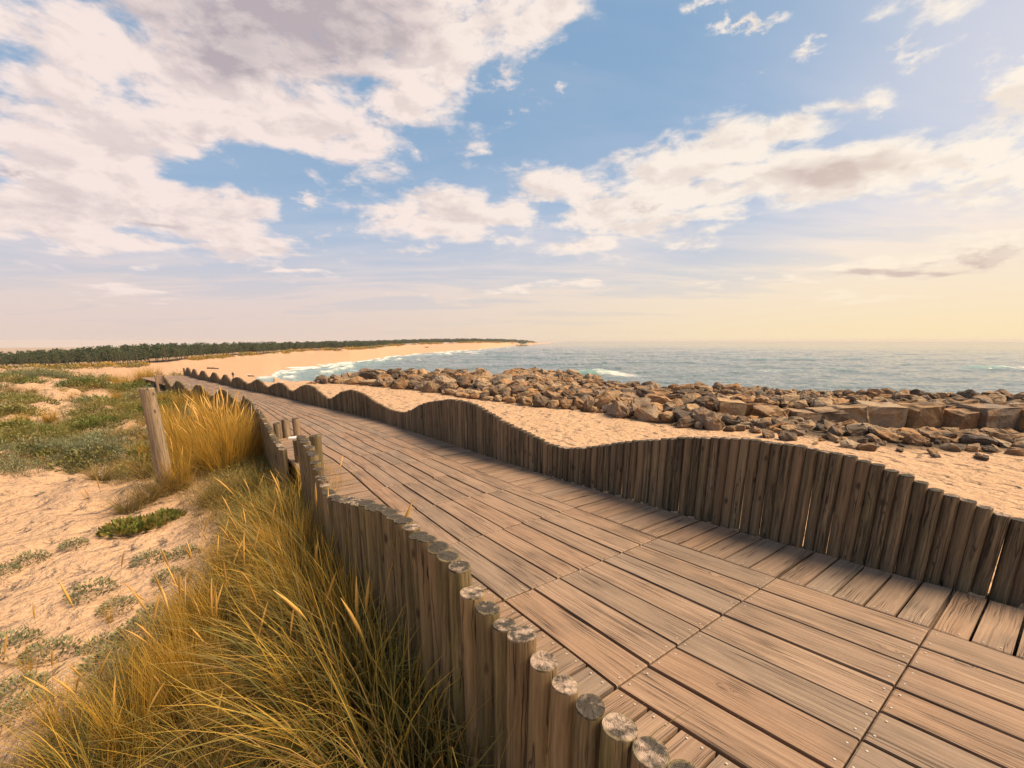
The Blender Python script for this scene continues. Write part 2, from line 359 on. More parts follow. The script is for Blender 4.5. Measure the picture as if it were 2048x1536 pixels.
def m_sand():
    m, t, b, _ = material('beach_sand')
    geo = t.add('ShaderNodeNewGeometry').outputs['Position']
    wet = t.attr('wet'); veg = t.attr('veg'); rock = t.attr('rock'); wood = t.attr('under')  # wood: mask of the shade painted on the sand below the deck
    n1 = t.noise(geo, 3.2, 5, .6); n2 = t.noise(geo, 22, 5, .62); n3 = t.noise(geo, .35, 4, .55); n4 = t.noise(t.map(geo, sc=(1, 1, 1)), 9, 3, .5)
    far = t.noise(t.map(geo, sc=(.02, .05, .1)), 1, 4, .6)
    c = t.mix(t.rng(n2, .3, .7), (.47, .30, .18), (.63, .44, .285))
    c = t.mix(t.rng(n1, .35, .75, 0, .35), c, (.46, .30, .19))
    c = t.mix(t.rng(far, .4, .65, 0, .35), c, (.50, .33, .18))
    fr = t.sep(geo)
    c = t.mix(t.rng(fr[1], 40, 110, 0, .6), c, (.56, .35, .215))
    deb = t.add('ShaderNodeTexVoronoi', feature='F1', ins={'Vector': geo, 'Scale': 26.0, 'Randomness': 1.0}).outputs['Distance']
    dm = t.math('MULTIPLY', t.rng(deb, .12, .24, 1, 0), t.rng(n1, .46, .58, 0, 1))
    c = t.mix(t.math('MULTIPLY', dm, .75), c, (.12, .07, .04))
    vn_ = t.noise(geo, 5, 5, .65)
    vm = t.math('MULTIPLY', veg, t.rng(vn_, .38, .6, .15, 1), clamp=True)
    c = t.mix(t.math('MULTIPLY', vm, .8), c, t.mix(n3, (.115, .085, .035), (.16, .10, .045)))
    c = t.mix(rock, c, (.10, .075, .05))
    c = t.mix(wood, c, (.09, .07, .05))  # sand darkened beneath the boardwalk, shade put into its colour
    c = t.mix(wet, c, (.36, .26, .21))
    c = t.mix(1.0, c, (.83, .79, .765), 'MULTIPLY')
    t.set(b, 'Base Color', c)
    fp = t.add('ShaderNodeTexVoronoi', feature='SMOOTH_F1', ins={'Vector': t.vadd(geo, t.vscale(t.noise(geo, 4, 3, .5, out='Color'), .3)), 'Scale': 3.6, 'Randomness': 1.0}).outputs['Distance']
    n4 = t.math('ADD', n4, t.math('MULTIPLY', t.rng(fp, .0, .45, 0, 1, True), 1.1))
    h = t.math('ADD', t.math('MULTIPLY', n4, 1.0), t.math('ADD', t.math('MULTIPLY', n1, 1.4), t.math('MULTIPLY', n2, .35)))
    bs = t.math('MULTIPLY', t.rng(wet, 0, .5, 1, .04), 1.0)
    bd = t.add('ShaderNodeBump', ins={'Height': h, 'Strength': bs, 'Distance': .085})
    t.set(b, 'Normal', bd.outputs[0])
    t.set(b, 'Roughness', t.rng(wet, 0, 1, .95, .3)); t.set(b, 'Specular IOR Level', t.rng(wet, 0, 1, .15, .5))
    return m

def m_sea():
    m, t, b, _ = material('sea_water')
    geo = t.add('ShaderNodeNewGeometry').outputs['Position']
    foam = t.attr('foam'); teal = t.attr('teal'); dist = t.attr('dist')
    fn = t.noise(t.map(geo, sc=(.35, .6, 1)), 1.0, 6, .7)
    fm = t.rng(t.math('ADD', foam, t.math('MULTIPLY', t.math('SUBTRACT', fn, .5), 1.7)), .36, 1.0, 0, .9)
    c = t.mix(teal, (.095, .125, .12), (.17, .28, .23))
    c = t.mix(fm, c, (.66, .60, .55))
    t.set(b, 'Base Color', c)
    t.set(b, 'Roughness', t.rng(fm, 0, 1, .09, .8)); t.set(b, 'Specular IOR Level', .55); t.set(b, 'IOR', 1.33)
    w1 = t.noise(t.map(geo, rot=(0, 0, .35), sc=(.10, .22, 1)), 1.0, 5, .62)
    w2 = t.noise(t.map(geo, rot=(0, 0, -.2), sc=(.7, 1.1, 1)), 1.0, 4, .6)
    w3 = t.noise(t.map(geo, rot=(0, 0, .2), sc=(.012, .03, 1)), 1.0, 4, .6)
    h = t.math('ADD', t.math('MULTIPLY', w1, 2.2), t.math('ADD', t.math('MULTIPLY', w2, .35), t.math('MULTIPLY', w3, 6.0)))
    bd = t.add('ShaderNodeBump', ins={'Height': h, 'Strength': t.rng(dist, 120, 900, .2, .06), 'Distance': 1.0})
    t.set(b, 'Normal', bd.outputs[0])
    return m

def m_rock():
    m, t, b, _ = material('granite_rock')
    o = t.obj(); r = t.rand(); tn = t.attr('tone')
    rr = t.math('FRACT', t.math('ADD', r, tn))
    p = t.vadd(o, t.xyz(t.math('MULTIPLY', rr, 31), t.math('MULTIPLY', rr, 77), 0))
    n = t.noise(p, 2.2, 6, .62); n2 = t.noise(p, 14, 5, .65); n3 = t.noise(p, 1.1, 3, .5)
    c = t.ramp(rr, [(0, (.24, .14, .07)), (.16, (.42, .30, .18)), (.32, (.11, .095, .085)), (.45, (.085, .06, .045)), (.58, (.25, .205, .165)), (.72, (.42, .22, .085)), (.86, (.33, .26, .19)), (1, (.44, .34, .23))])
    c = t.mix(t.rng(n, .48, .66, 0, .7), c, (.40, .21, .08))
    c = t.mix(t.rng(n3, .5, .66, 0, .8), c, (.07, .055, .045))
    c = t.mix(t.rng(n2, .35, .65, .35, 0), c, (.08, .06, .045))
    c = t.mix(t.rng(n2, .58, .75, 0, .4), c, (.45, .36, .27))
    c = t.mix(1.0, c, (.96, .88, .78), 'MULTIPLY')
    t.set(b, 'Base Color', c)
    h = t.math('ADD', t.math('MULTIPLY', n, .9), t.math('MULTIPLY', n2, .45))
    t.set(b, 'Normal', t.bump(h, .8, .06)); t.set(b, 'Roughness', .85)
    return m

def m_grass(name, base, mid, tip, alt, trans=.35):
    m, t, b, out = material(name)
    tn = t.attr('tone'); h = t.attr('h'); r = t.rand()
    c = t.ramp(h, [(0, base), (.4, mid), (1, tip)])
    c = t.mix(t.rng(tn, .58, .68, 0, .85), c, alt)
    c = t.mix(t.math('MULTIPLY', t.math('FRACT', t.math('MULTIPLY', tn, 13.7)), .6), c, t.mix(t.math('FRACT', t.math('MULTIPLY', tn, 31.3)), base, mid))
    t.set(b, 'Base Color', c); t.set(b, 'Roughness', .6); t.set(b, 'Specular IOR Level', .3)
    tr = t.add('ShaderNodeBsdfTranslucent'); t.set(tr, 0, c)
    mx = t.add('ShaderNodeMixShader'); t.set(mx, 0, trans)
    t.l.new(b.outputs[0], mx.inputs[1]); t.l.new(tr.outputs[0], mx.inputs[2]); t.l.new(mx.outputs[0], out.inputs[0])
    return m

def m_plain(name, col, rough=.8, var=.3, scale=8, spec=.25):
    m, t, b, _ = material(name)
    n = t.noise(t.obj(), scale, 4, .6)
    d = tuple(v * (1 - var) for v in col); l = tuple(min(1, v * (1 + var)) for v in col)
    t.set(b, 'Base Color', t.mix(n, d, l)); t.set(b, 'Roughness', rough); t.set(b, 'Specular IOR Level', spec)
    t.set(b, 'Normal', t.bump(n, .3, .01))
    return m

M = dict(
    plank=m_plank(),
    screw=m_plain('screw_metal', (.42, .36, .3), .45, .2, 20, .5),
    post=m_post('weathered_round_post', (.035, .026, .014), (.17, .118, .055), (.34, .235, .115), (.125, .115, .03), .6),
    postr=m_post('sheltered_round_post', (.032, .022, .014), (.16, .108, .06), (.33, .225, .125), (.105, .09, .04), .45),
    postend=m_postend(),
    log=m_post('old_driftwood_post', (.11, .075, .045), (.27, .19, .115), (.38, .275, .175), (.20, .15, .09), .25),
    newwood=m_post('pale_gate_wood', (.20, .13, .085), (.40, .27, .18), (.52, .37, .25), (.40, .27, .18), .2),
    sand=m_sand(), sea=m_sea(), rock=m_rock(),
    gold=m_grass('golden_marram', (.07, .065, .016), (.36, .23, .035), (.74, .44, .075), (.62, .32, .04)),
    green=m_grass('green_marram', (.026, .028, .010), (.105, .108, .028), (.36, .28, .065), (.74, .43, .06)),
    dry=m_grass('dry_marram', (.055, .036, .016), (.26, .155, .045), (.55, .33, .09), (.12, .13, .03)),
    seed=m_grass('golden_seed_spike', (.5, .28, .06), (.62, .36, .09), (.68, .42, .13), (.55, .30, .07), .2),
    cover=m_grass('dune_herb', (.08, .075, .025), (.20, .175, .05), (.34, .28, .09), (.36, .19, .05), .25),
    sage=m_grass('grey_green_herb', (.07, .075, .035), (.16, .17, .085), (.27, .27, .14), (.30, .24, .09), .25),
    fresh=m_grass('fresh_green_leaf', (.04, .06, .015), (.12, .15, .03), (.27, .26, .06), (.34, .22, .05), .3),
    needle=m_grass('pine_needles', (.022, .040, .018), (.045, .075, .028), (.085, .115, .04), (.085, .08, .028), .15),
    bark=m_plain('pine_bark', (.11, .075, .05), .9, .3, 3),
)

# ------------------------------------------------------------------ ground
def build_terrain():
    th = np.unique(np.concatenate([np.arange(-180, -64, 4.0), np.arange(-64, 64, .135), np.arange(64, 180.1, 4.0)]))
    rr = np.exp(np.linspace(math.log(.45), math.log(5000), 520))
    T, Rr = np.meshgrid(np.radians(th), rr)
    X = Rr * np.sin(T); Y = Rr * np.cos(T)
    Z, g, dk, lf = terrain(X.ravel(), Y.ravel(), True)
    X = X.ravel(); Y = Y.ravel(); R0 = Rr.ravel(); TH = np.degrees(T).ravel()
    nc = len(th); nr = len(rr)
    i = np.arange(nr - 1)[:, None] * nc + np.arange(nc - 1)[None, :]
    F = np.stack([i, i + 1, i + nc + 1, i + nc], -1).reshape(-1, 4)[:, ::-1]
    E = np.array(EDGE)
    re_ = np.interp(TH, E[:, 0], E[:, 1])
    wet = np.where((R0 > 70) & (TH > -28.4), 1 - sstep(-7.93, -7.72, Z + .05 * fbm(X * .05, Y * .05, 3)), 0)
    veg = np.where((lf > .5) & (R0 < 60), np.clip(sstep(.3, 1.0, cover(X, Y)) + 0, 0, 1), 0)
    veg = np.where(R0 > 80, np.maximum(veg, sstep(0, .06, (R0 - re_) / re_ + .03 * fbm(TH * 1.2, R0 * .01, 3)) * (1 - sstep(0, 3, TH))), veg)
    rock = np.where((R0 < 60) & (g > .25), sstep(.25, .8, g), 0)
    deck_shade = np.where((dk > .02), 1.0, 0)
    V = np.stack([X, Y, Z], 1)
    # close the hole under the camera
    V = np.vstack([V, [[0, 0, tz(0, .1)]]]); c = len(V) - 1
    att = {k: np.append(a, 0) for k, a in dict(wet=wet, veg=veg, rock=rock, under=deck_shade).items()}
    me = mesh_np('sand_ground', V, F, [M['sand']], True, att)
    tag(obj('ground', me), 'pale sand of the beach and dunes', None, None, 'structure')

def cover(x, y):
    """how much low plant cover the dune ground carries at x,y (0..1.3)"""
    x = np.asarray(x, float); y = np.asarray(y, float)
    r = np.hypot(x, y)
    n = fbm(x * .55 + 3, y * .55, 3); n2 = fbm(x * .17 + 8, y * .2 + 2, 2)
    c = .62 + .75 * n + .35 * n2 - .07 * sstep(7, 10, r)
    c = c - .95 * sstep(6.6, 4.8, y + .12 * x + 0 * r) + 1.0 * sstep(1.1, .2, near_left(x, y) - .35)
    c = c - .6 * np.exp(-((x + 4.9 + (y - 7) * .55) / .45) ** 2) * (y < 12)
    return np.clip(c, 0, 1.3)

def near_left(x, y):
    d = np.full(np.shape(x), 1e9)
    for i in range(0, len(CL.P), 10): d = np.minimum(d, (x - CL.P[i, 0]) ** 2 + (y - CL.P[i, 1]) ** 2)
    return np.sqrt(d)

# ------------------------------------------------------------------ sea
def build_sea():
    th = np.concatenate([np.arange(-40, 64, .115), np.arange(64, 120, 3.0)])
    rr = np.exp(np.concatenate([np.linspace(math.log(14), math.log(60), 40)[:-1], np.linspace(math.log(60), math.log(900), 480), np.linspace(math.log(900), math.log(5000), 50)[1:]]))
    T, Rr = np.meshgrid(np.radians(th), rr)
    X = (Rr * np.sin(T)).ravel(); Y = (Rr * np.cos(T)).ravel(); R0 = Rr.ravel(); TH = np.degrees(T).ravel()
    W = np.array(WATER); rw = np.interp(TH, W[:, 0], W[:, 1]); off = np.where(TH < 6.9, rw - R0, 400)
    cx, sx = math.cos(.5), math.sin(.5)
    u = X * cx + Y * sx; v = -X * sx + Y * cx
    fade = 1 - sstep(350, 1100, R0)
    ch = fbm(X * .05, Y * .10, 4)
    rg = 1 - np.abs(fbm(u * .022 + 4, v * .055, 3)) * 2.6
    swell = np.clip(rg, 0, 1) ** 3
    z = -8 + fade * (.55 * swell + .30 * ch + (.36 - .18 * sstep(200, 500, R0)) * fbm(X * .22, Y * .38, 4, .6) + .07 * (1 - sstep(150, 450, R0)) * fbm(X * .9, Y * 1.3, 2))
    # surf lines parallel to the shore
    surf = np.zeros_like(z)
    br = fbm(TH * .35 + 3, off * .01, 3)
    for o_, w_, h_ in ((6, 4, .35), (24, 5, .7), (52, 7, .8), (90, 9, .8)):
        k = R0 / 200.
        s = np.exp(-((off - (o_ + 9 * br) * k) / (w_ * k)) ** 2) * np.clip(.6 + 1.6 * fbm(TH * .5 + o_, off * 0, 2), 0, 1)
        z += h_ * s * (R0 < 900); surf += s * (.95 if o_ < 60 else .6)
    foam = .56 * surf + .8 * sstep(12, 0, off) * (off > -40) + .24 * sstep(110, 5, off)
    foam = foam + .34 * sstep(.15, .7, fbm(X * .03, Y * .05, 4)) * fade + .10 * fade
    # the curling green wave beside the stone hump
    for (wx, wy, ln, hh, a) in ((21.7, 127, 9, 1.5, .15), (88, 141, 26, .7, .1), (163, 153, 24, 1.2, .3), (-7, 267, 22, .9, -.2), (45, 330, 20, 1.0, 0), (150, 230, 40, .8, .1), (60, 200, 26, .5, .1)):
        dx = (X - wx) * math.cos(a) + (Y - wy) * math.sin(a); dy = -(X - wx) * math.sin(a) + (Y - wy) * math.cos(a)
        e = np.exp(-(dx / ln) ** 2) * np.where(dy < 0, np.exp(-(dy / 3.0) ** 2), np.exp(-(dy / 8.0) ** 2))
        z += hh * e * (1 + .25 * fbm(X * .3, Y * .3, 2))
        if hh > 1.1: foam = foam + .75 * np.exp(-((dx - ln * .9) / (ln * .9)) ** 2) * np.exp(-((dy + 1) / 5) ** 2)
    teal = np.clip(sstep(-7.55, -6.7, z) * .9 + .55 * sstep(110, 10, off), 0, 1)
    nc = len(th); nr = len(rr)
    i = np.arange(nr - 1)[:, None] * nc + np.arange(nc - 1)[None, :]
    F = np.stack([i, i + 1, i + nc + 1, i + nc], -1).reshape(-1, 4)[:, ::-1]
    keep = ~((TH < 6.9) & (R0 > rw * 1.10 + 25)) & (TH > -31)
    F = F[keep[F].all(1)]
    me = mesh_np('sea', np.stack([X, Y, z], 1), F, [M['sea']], True, dict(foam=foam, teal=teal, dist=R0))
    tag(obj('sea', me), 'pale grey green sea with broken surf', None, None, 'structure')

# ------------------------------------------------------------------ boardwalk
def build_boardwalk():
    V, F, UV, TN, MI = [], [], [], [], []
    def plank(a, b, c, d, top=0.0, th=.036, bev=.004):
        """a->b is the long side, d->c the other; corners at the top"""
        a, b, c, d = [np.array([*q, 0.0]) for q in (a, b, c, d)]
        cen = (a + b + c + d) / 4
        L = np.linalg.norm(b - a); Wd = np.linalg.norm(d - a)
        dz = top + random.uniform(-.0022, .0022); tilt = random.uniform(-.0012, .0012)
        tone = random.random(); ou, ov = random.uniform(0, 60), random.uniform(0, 60)
        i0 = len(V); cs = [a, b, c, d]; uvs = [(0, 0), (L, 0), (L, Wd), (0, Wd)]
        inner = []
        for q in cs:
            w = cen - q; w = w / np.linalg.norm(w); inner.append(q + w * bev * 1.6)
        for k, q in enumerate(inner): V.append((q[0], q[1], dz + (tilt if k in (0, 1) else -tilt)))
        for k, q in enumerate(cs): V.append((q[0], q[1], dz - bev))
        for k, q in enumerate(cs): V.append((q[0], q[1], dz - th))
        TN.extend([tone] * 12)
        F.append([i0, i0 + 1, i0 + 2, i0 + 3]); UV.extend([(ou + u, ov + v) for u, v in uvs]); MI.append(0)
        for k in range(4):
            k2 = (k + 1) % 4
            for lo, hi in ((4, 0), (8, 4)):
                F.append([i0 + lo + k, i0 + lo + k2, i0 + hi + k2, i0 + hi + k])
                u1, v1 = uvs[k]; u2, v2 = uvs[k2]; e = .004 if lo == 4 else .036
                if v1 == v2: UV.extend([(ou + u1, ov + v1 - e), (ou + u2, ov + v2 - e), (ou + u2, ov + v2), (ou + u1, ov + v1)])
                else: UV.extend([(ou + u1 - e, ov + v1), (ou + u2 - e, ov + v2), (ou + u2, ov + v2), (ou + u1, ov + v1)])
                MI.append(0)
    def screw(p):
        i0 = len(V); r = .0052; z = .0034
        for k in range(6):
            a = k * math.pi / 3; V.append((p[0] + r * math.cos(a), p[1] + r * math.sin(a), z))
        TN.extend([0] * 6); F.append(list(range(i0, i0 + 6))); UV.extend([(0, 0)] * 6); MI.append(1)
    aw = [.66, .65, .62, .6, .57, .54, .52, .5]
    st = [(np.array(s[:2]), np.array(s[2:])) for s in SEAM]
    st = [(a, b) for a, b in st]
    d0 = (st[0][0] - st[1][0]), (st[0][1] - st[1][1])
    pre = []
    for k in range(1, 3):
        pre.insert(0, (st[0][0] + d0[0] * k * 1.02, st[0][1] + d0[1] * k * 1.02))
    st = pre + st
    aw = [.66] * len(pre) + aw
    # carry on along the fence curves
    sR = CR.near(st[-1][1] + (st[-1][1] - st[-1][0]) / np.linalg.norm(st[-1][1] - st[-1][0]) * .5)
    sL = CL.near(st[-1][0] + (st[-1][0] - st[-1][1]) / np.linalg.norm(st[-1][1] - st[-1][0]) * .5)
    n = int((CR.L - sR) / .9)
    for k in range(1, n):
        pr = CR.at(sR + (CR.L - sR) * k / n); pl = CL.at(sL + (CL.L - sL) * k / n)
        w = pr - pl; wl = np.linalg.norm(w); a_ = .21 * wl
        st.append((pl + w / wl * a_, pr - w / wl * a_)); aw.append(a_)
    g = .0098
    for i in range(len(st) - 1):
        A0, A7 = st[i]; B0, B7 = st[i + 1]
        uA = (A7 - A0) / np.linalg.norm(A7 - A0); uB = (B7 - B0) / np.linalg.norm(B7 - B0)
        f = .004
        along = (B0 - A0) / np.linalg.norm(B0 - A0)
        A0s, A7s, B0s, B7s = A0 + along * f, A7 + along * f, B0 - along * f, B7 - along * f
        cuts = [0]
        for j in range(7): cuts.append(cuts[-1] + random.uniform(.94, 1.06))
        cuts = np.array(cuts) / cuts[-1]
        stagger = random.uniform(-.004, .004)
        for j in range(7):
            ta, tb = cuts[j], cuts[j + 1]
            WA = np.linalg.norm(A7 - A0)
            ga = random.uniform(.5, 1.25) * g / WA; gb = random.uniform(.5, 1.25) * g / WA
            p = A0s + (A7s - A0s) * (ta + ga); q = B0s + (B7s - B0s) * (ta + ga)
            r = B0s + (B7s - B0s) * (tb - gb); s = A0s + (A7s - A0s) * (tb - gb)
            plank(p, q, r, s)
            if i < 9:
                for e in (p, q, r, s):
                    c = (p + q + r + s) / 4; w = c - e
                    la = along * np.dot(w, along); lo = w - la
                    screw(e + lo * .42 + la / max(1e-6, np.linalg.norm(la)) * random.uniform(.022, .032))
        # side planks
        for side in (0, 1):
            P, Q = (A0s, B0s) if side == 0 else (A7s, B7s)
            sg = -1 if side == 0 else 1
            curve = CL if side == 0 else CR
            m_ = 5; cu = [0]
            for j in range(m_): cu.append(cu[-1] + random.uniform(.93, 1.07))
            cu = np.array(cu) / cu[-1]
            for j in range(m_):
                Lp = np.linalg.norm(Q - P); gg = random.uniform(.6, 1.4) * .0075 / Lp
                t0, t1 = cu[j] + gg, cu[j + 1] - gg
                e0 = P + (Q - P) * t0; e1 = P + (Q - P) * t1
                u0 = uA * (1 - t0) + uB * t0; u1 = uA * (1 - t1) + uB * t1
                w_ = aw[i] * (1 - (t0 + t1) / 2) + aw[i + 1] * (t0 + t1) / 2
                in_ = .007; out_ = w_ + random.uniform(-.008, .008) + (.005 if side else -.012)
                plank(e0 + sg * u0 * in_, e0 + sg * u0 * out_, e1 + sg * u1 * out_, e1 + sg * u1 * in_, top=-.001)
                if i < 9:
                    for e, u in ((e0 * .72 + e1 * .28, u0), (e0 * .28 + e1 * .72, u1)):
                        screw(e + sg * u * .035); screw(e + sg * u * (out_ - .05))
        # joist under each seam
        i0 = len(V); a_ = A0 - uA * (aw[i] - .04); b_ = A7 + uA * (aw[i] - .04)
        al = along * .035
        for z in (-.045, -.16):
            for q in (a_ - al, b_ - al, b_ + al, a_ + al): V.append((q[0], q[1], z))
        TN.extend([.3] * 8)
        for fc in ([0, 1, 2, 3], [4, 7, 6, 5], [0, 4, 5, 1], [1, 5, 6, 2], [2, 6, 7, 3], [3, 7, 4, 0]):
            F.append([i0 + k for k in fc]); UV.extend([(0, 0), (1, 0), (1, .1), (0, .1)]); MI.append(0)
    me = mesh_np('boardwalk', V, F, [M['plank'], M['screw']], False, dict(tone=TN), UV, MI)
    bm = bmesh.new(); bm.from_mesh(me); bmesh.ops.recalc_face_normals(bm, faces=bm.faces); bm.to_mesh(me); bm.free()
    tag(obj('boardwalk', me), 'weathered plank boardwalk curving along the dune', None, None, 'structure')

# ------------------------------------------------------------------ palisade posts
def post_mesh(name, seed, r=.046, L=1.5, mat='post', seg=22, top_sl=.0):
    """origin at the centre of the top"""
    rg = np.random.default_rng(seed)
    zs = [0, -.0018, -.006, -.05, -.12, -.2, -.3, -.42, -.55, -.7, -.9, -1.15, -L]
    ph = rg.uniform(0, 6.28, 6); am = rg.uniform(.0, .035, 6)
    V, F, MI = [], [], []
    sx, sy = rg.uniform(-top_sl, top_sl, 2)
    flat = rg.uniform(0, 6.28)
    bend = rg.uniform(-.006, .006, 2)
    for i, z in enumerate(zs):
        k = [.965, .99, 1.0][i] if i < 3 else 1.0
        for s in range(seg):
            a = s / seg * 2 * math.pi
            rr = r * k * (1 + am[0] * math.sin(a + ph[0]) + am[1] * math.sin(2 * a + ph[1]) + am[2] * math.sin(3 * a + ph[2] + z) + .5 * am[3] * math.sin(z * 5 + ph[3]))
            if math.cos(a - flat) > .93: rr *= .975
            x = rr * math.cos(a) + bend[0] * math.sin(-z * 2); y = rr * math.sin(a) + bend[1] * math.sin(-z * 2)
            zz = z + (sx * x + sy * y if i < 3 else 0)
            V.append((x, y, zz))
    for i in range(len(zs) - 1):
        for s in range(seg):
            s2 = (s + 1) % seg
            F.append([i * seg + s, (i + 1) * seg + s, (i + 1) * seg + s2, i * seg + s2]); MI.append(0 if i >= 2 else 1)
    # end grain with a little relief
    ring = []
    for fr in (.55,):
        i0 = len(V)
        for s in range(seg):
            a = s / seg * 2 * math.pi; x = r * fr * math.cos(a); y = r * fr * math.sin(a)
            V.append((x, y, sx * x + sy * y + rg.uniform(-.0018, .0018)))
        ring.append(i0)
    for s in range(seg):
        s2 = (s + 1) % seg; F.append([s, s2, ring[0] + s2, ring[0] + s]); MI.append(1)
    c = len(V); V.append((0, 0, rg.uniform(-.003, .003)))
    for s in range(seg):
        F.append([ring[0] + s, ring[0] + (s + 1) % seg, c]); MI.append(1)
    me = mesh_np(name, V, F, [M[mat], M['postend']], True, dict(tone=np.zeros(len(V))), None, MI)
    me.polygons.foreach_set('use_smooth', np.array(MI) == 0)
    return me

def far_posts_mesh(name, items, r=.0405, mat='postr', L=.9, seg=8):
    V, F, T, MI = [], [], [], []
    for (x, y, z) in items:
        i0 = len(V); t = random.random(); rr = r * random.uniform(.93, 1.05); lx, ly = random.uniform(-.012, .012), random.uniform(-.012, .012)
        for k, (zz, f) in enumerate(((z, .86), (z - .012, 1), (z - L, 1))):
            for s in range(seg):
                a = s / seg * 2 * math.pi
                V.append((x + rr * f * math.cos(a) - (lx if k == 2 else 0), y + rr * f * math.sin(a) - (ly if k == 2 else 0), zz)); T.append(t)
        for k in range(2):
            for s in range(seg):
                s2 = (s + 1) % seg
                F.append([i0 + k * seg + s, i0 + (k + 1) * seg + s, i0 + (k + 1) * seg + s2, i0 + k * seg + s2]); MI.append(0)
        F.append([i0 + s for s in range(seg)]); MI.append(1)
    return mesh_np(name, V, F, [M[mat], M['log']], False, dict(tone=T), None, MI)

def build_fences():
    # heights along the two curves
    def prof(C, pts):
        q = sorted((C.near(p[:2]), p[2]) for p in pts)
        return np.array([a for a, _ in q]), np.array([b for _, b in q])
    # right hand palisade
    s_, z_ = prof(CR, RT)
    endS = CR.L - .2
    ex_s, ex_z = [], []
    s0 = s_[-1]; k = 0; s_ = s_[:-1]; z_ = z_[:-1]
    for j in range(1, 140):
        sj = s_[-1] + .1 * j
        if sj < endS: ex_s.append(sj); ex_z.append(.27 - .12 * math.cos(math.pi * (.1 * j / .8 - .15)))
    # near end beyond the frame
    s_ = np.r_[0, .7, s_, ex_s]; z_ = np.r_[.35, .42, z_, ex_z]
    grid = np.arange(0, endS, .02); zz = np.interp(grid, s_, z_)
    kk = 9; zz = np.convolve(np.pad(zz, kk, 'edge'), np.ones(kk) / kk, 'same')[kk:-kk]
    step = .0815; items = []
    s = .05
    while s < endS:
        p = CR.at(s); tn = CR.tan(s); nr = np.array([tn[1], -tn[0]])
        q = p + nr * (.042 + .012 + random.uniform(-.004, .004))
        items.append((q[0], q[1], float(np.interp(s, grid, zz)) + random.uniform(-.006, .006), s)); s += step * random.uniform(.985, 1.02)
    root = empty('palisade_fence', (items[0][0], items[0][1], 0))
    tag(root, 'long wavy topped palisade of dark round posts between the boardwalk and the sand bank', 'fence', 'wavy palisades of the boardwalk')
    protos = [post_mesh('round_post_dark', 40 + i, .0408 + .0013 * (i % 3), 1.25, 'postr', 20) for i in range(9)]
    vis = [it for it in items if it[1] / max(it[0], .01) > 0.62 or it[0] < 0]
    vis = sorted(vis, key=lambda it: it[3])
    near = vis[:100]; far = [it for it in items if it not in near]
    for j, it in enumerate(near):
        o = bpy.data.objects.new('post', protos[random.randrange(9)])
        o.location = (it[0] - root.location[0], it[1] - root.location[1], it[2])
        o.rotation_euler = (random.uniform(-.006, .006), random.uniform(-.006, .006), random.uniform(0, 6.28))
        link(o, root)
    me = far_posts_mesh('far_posts', [(it[0], it[1], it[2]) for it in far])
    o = obj('posts', me, root, (-root.location[0], -root.location[1], 0)); o['kind'] = 'stuff'

    # left palisade: heights
    s_, z_ = prof(CL, LT)
    gapA = CL.near((-2.20, 4.62)); gapB = CL.near((-3.62, 6.76))
    nr_s = s_[s_ < gapA]; nr_z = z_[s_ < gapA]
    s1 = np.r_[0, nr_s[0] - .8, nr_s[0] - .3, nr_s, gapA + .1]; z1 = np.r_[.5, .5, .57, nr_z, .64]
    def row(sa, sb, ss, zv, step=.093, r=.046):
        out = []; s = sa
        while s < sb:
            p = CL.at(s); tn = CL.tan(s); nl = np.array([-tn[1], tn[0]])
            q = p + nl * (.03 + random.uniform(-.004, .004))
            out.append((q[0], q[1], float(np.interp(s, ss, zv)) + random.uniform(-.010, .010), s)); s += step * random.uniform(.985, 1.03)
        return out
    protos = [post_mesh('round_post', 70 + i, .0435 + .0016 * (i % 3), 1.9, 'post', 26, .12) for i in range(12)]
    near = row(nr_s[0] - 1.2, gapA, s1, z1)
    root = empty('palisade_fence', (near[0][0], near[0][1], -.5))
    tag(root, 'near palisade of lichen stained round posts rising out of the marram grass', 'fence', 'wavy palisades of the boardwalk')
    for it in near[:100]:
        o = bpy.data.objects.new('post', protos[random.randrange(12)])
        o.location = (it[0] - root.location[0], it[1] - root.location[1], it[2] + .5)
        k_ = random.uniform(.90, 1.06); o.scale = (k_, k_, 1)
        o.rotation_euler = (random.uniform(-.016, .016), random.uniform(-.016, .016), random.uniform(0, 6.28))
        link(o, root)
    # middle stretch beyond the gap
    fs = s_[s_ >= gapB]; fz = z_[s_ >= gapB]
    S2 = [gapB - .2, *fs]; Z2 = [.16, *fz]
    while S2[-1] < CL.L:
        S2.append(S2[-1] + .1); Z2.append(.17 - .13 * math.cos(math.pi * (S2[-1] - S2[0]) / 1.05))
    mid = row(gapB - 1.0, CL.near((-12.6, 16.5)), S2, Z2)
    for k_, it in enumerate(mid):
        pass
    root2 = empty('palisade_fence', (mid[0][0], mid[0][1], -.4))
    tag(root2, 'far palisade beyond the gap, half hidden by tall golden marram', 'fence', 'wavy palisades of the boardwalk')
    for it in mid[:60]:
        o = bpy.data.objects.new('post', protos[random.randrange(12)])
        o.location = (it[0] - root2.location[0], it[1] - root2.location[1], it[2] + .4)
        o.rotation_euler = (random.uniform(-.01, .01), random.uniform(-.01, .01), random.uniform(0, 6.28))
        link(o, root2)
    o = obj('posts', far_posts_mesh('far_posts', [(it[0], it[1], it[2]) for it in mid[60:]], mat='post', L=1.0), root2, (-root2.location[0], -root2.location[1], .4)); o['kind'] = 'stuff'

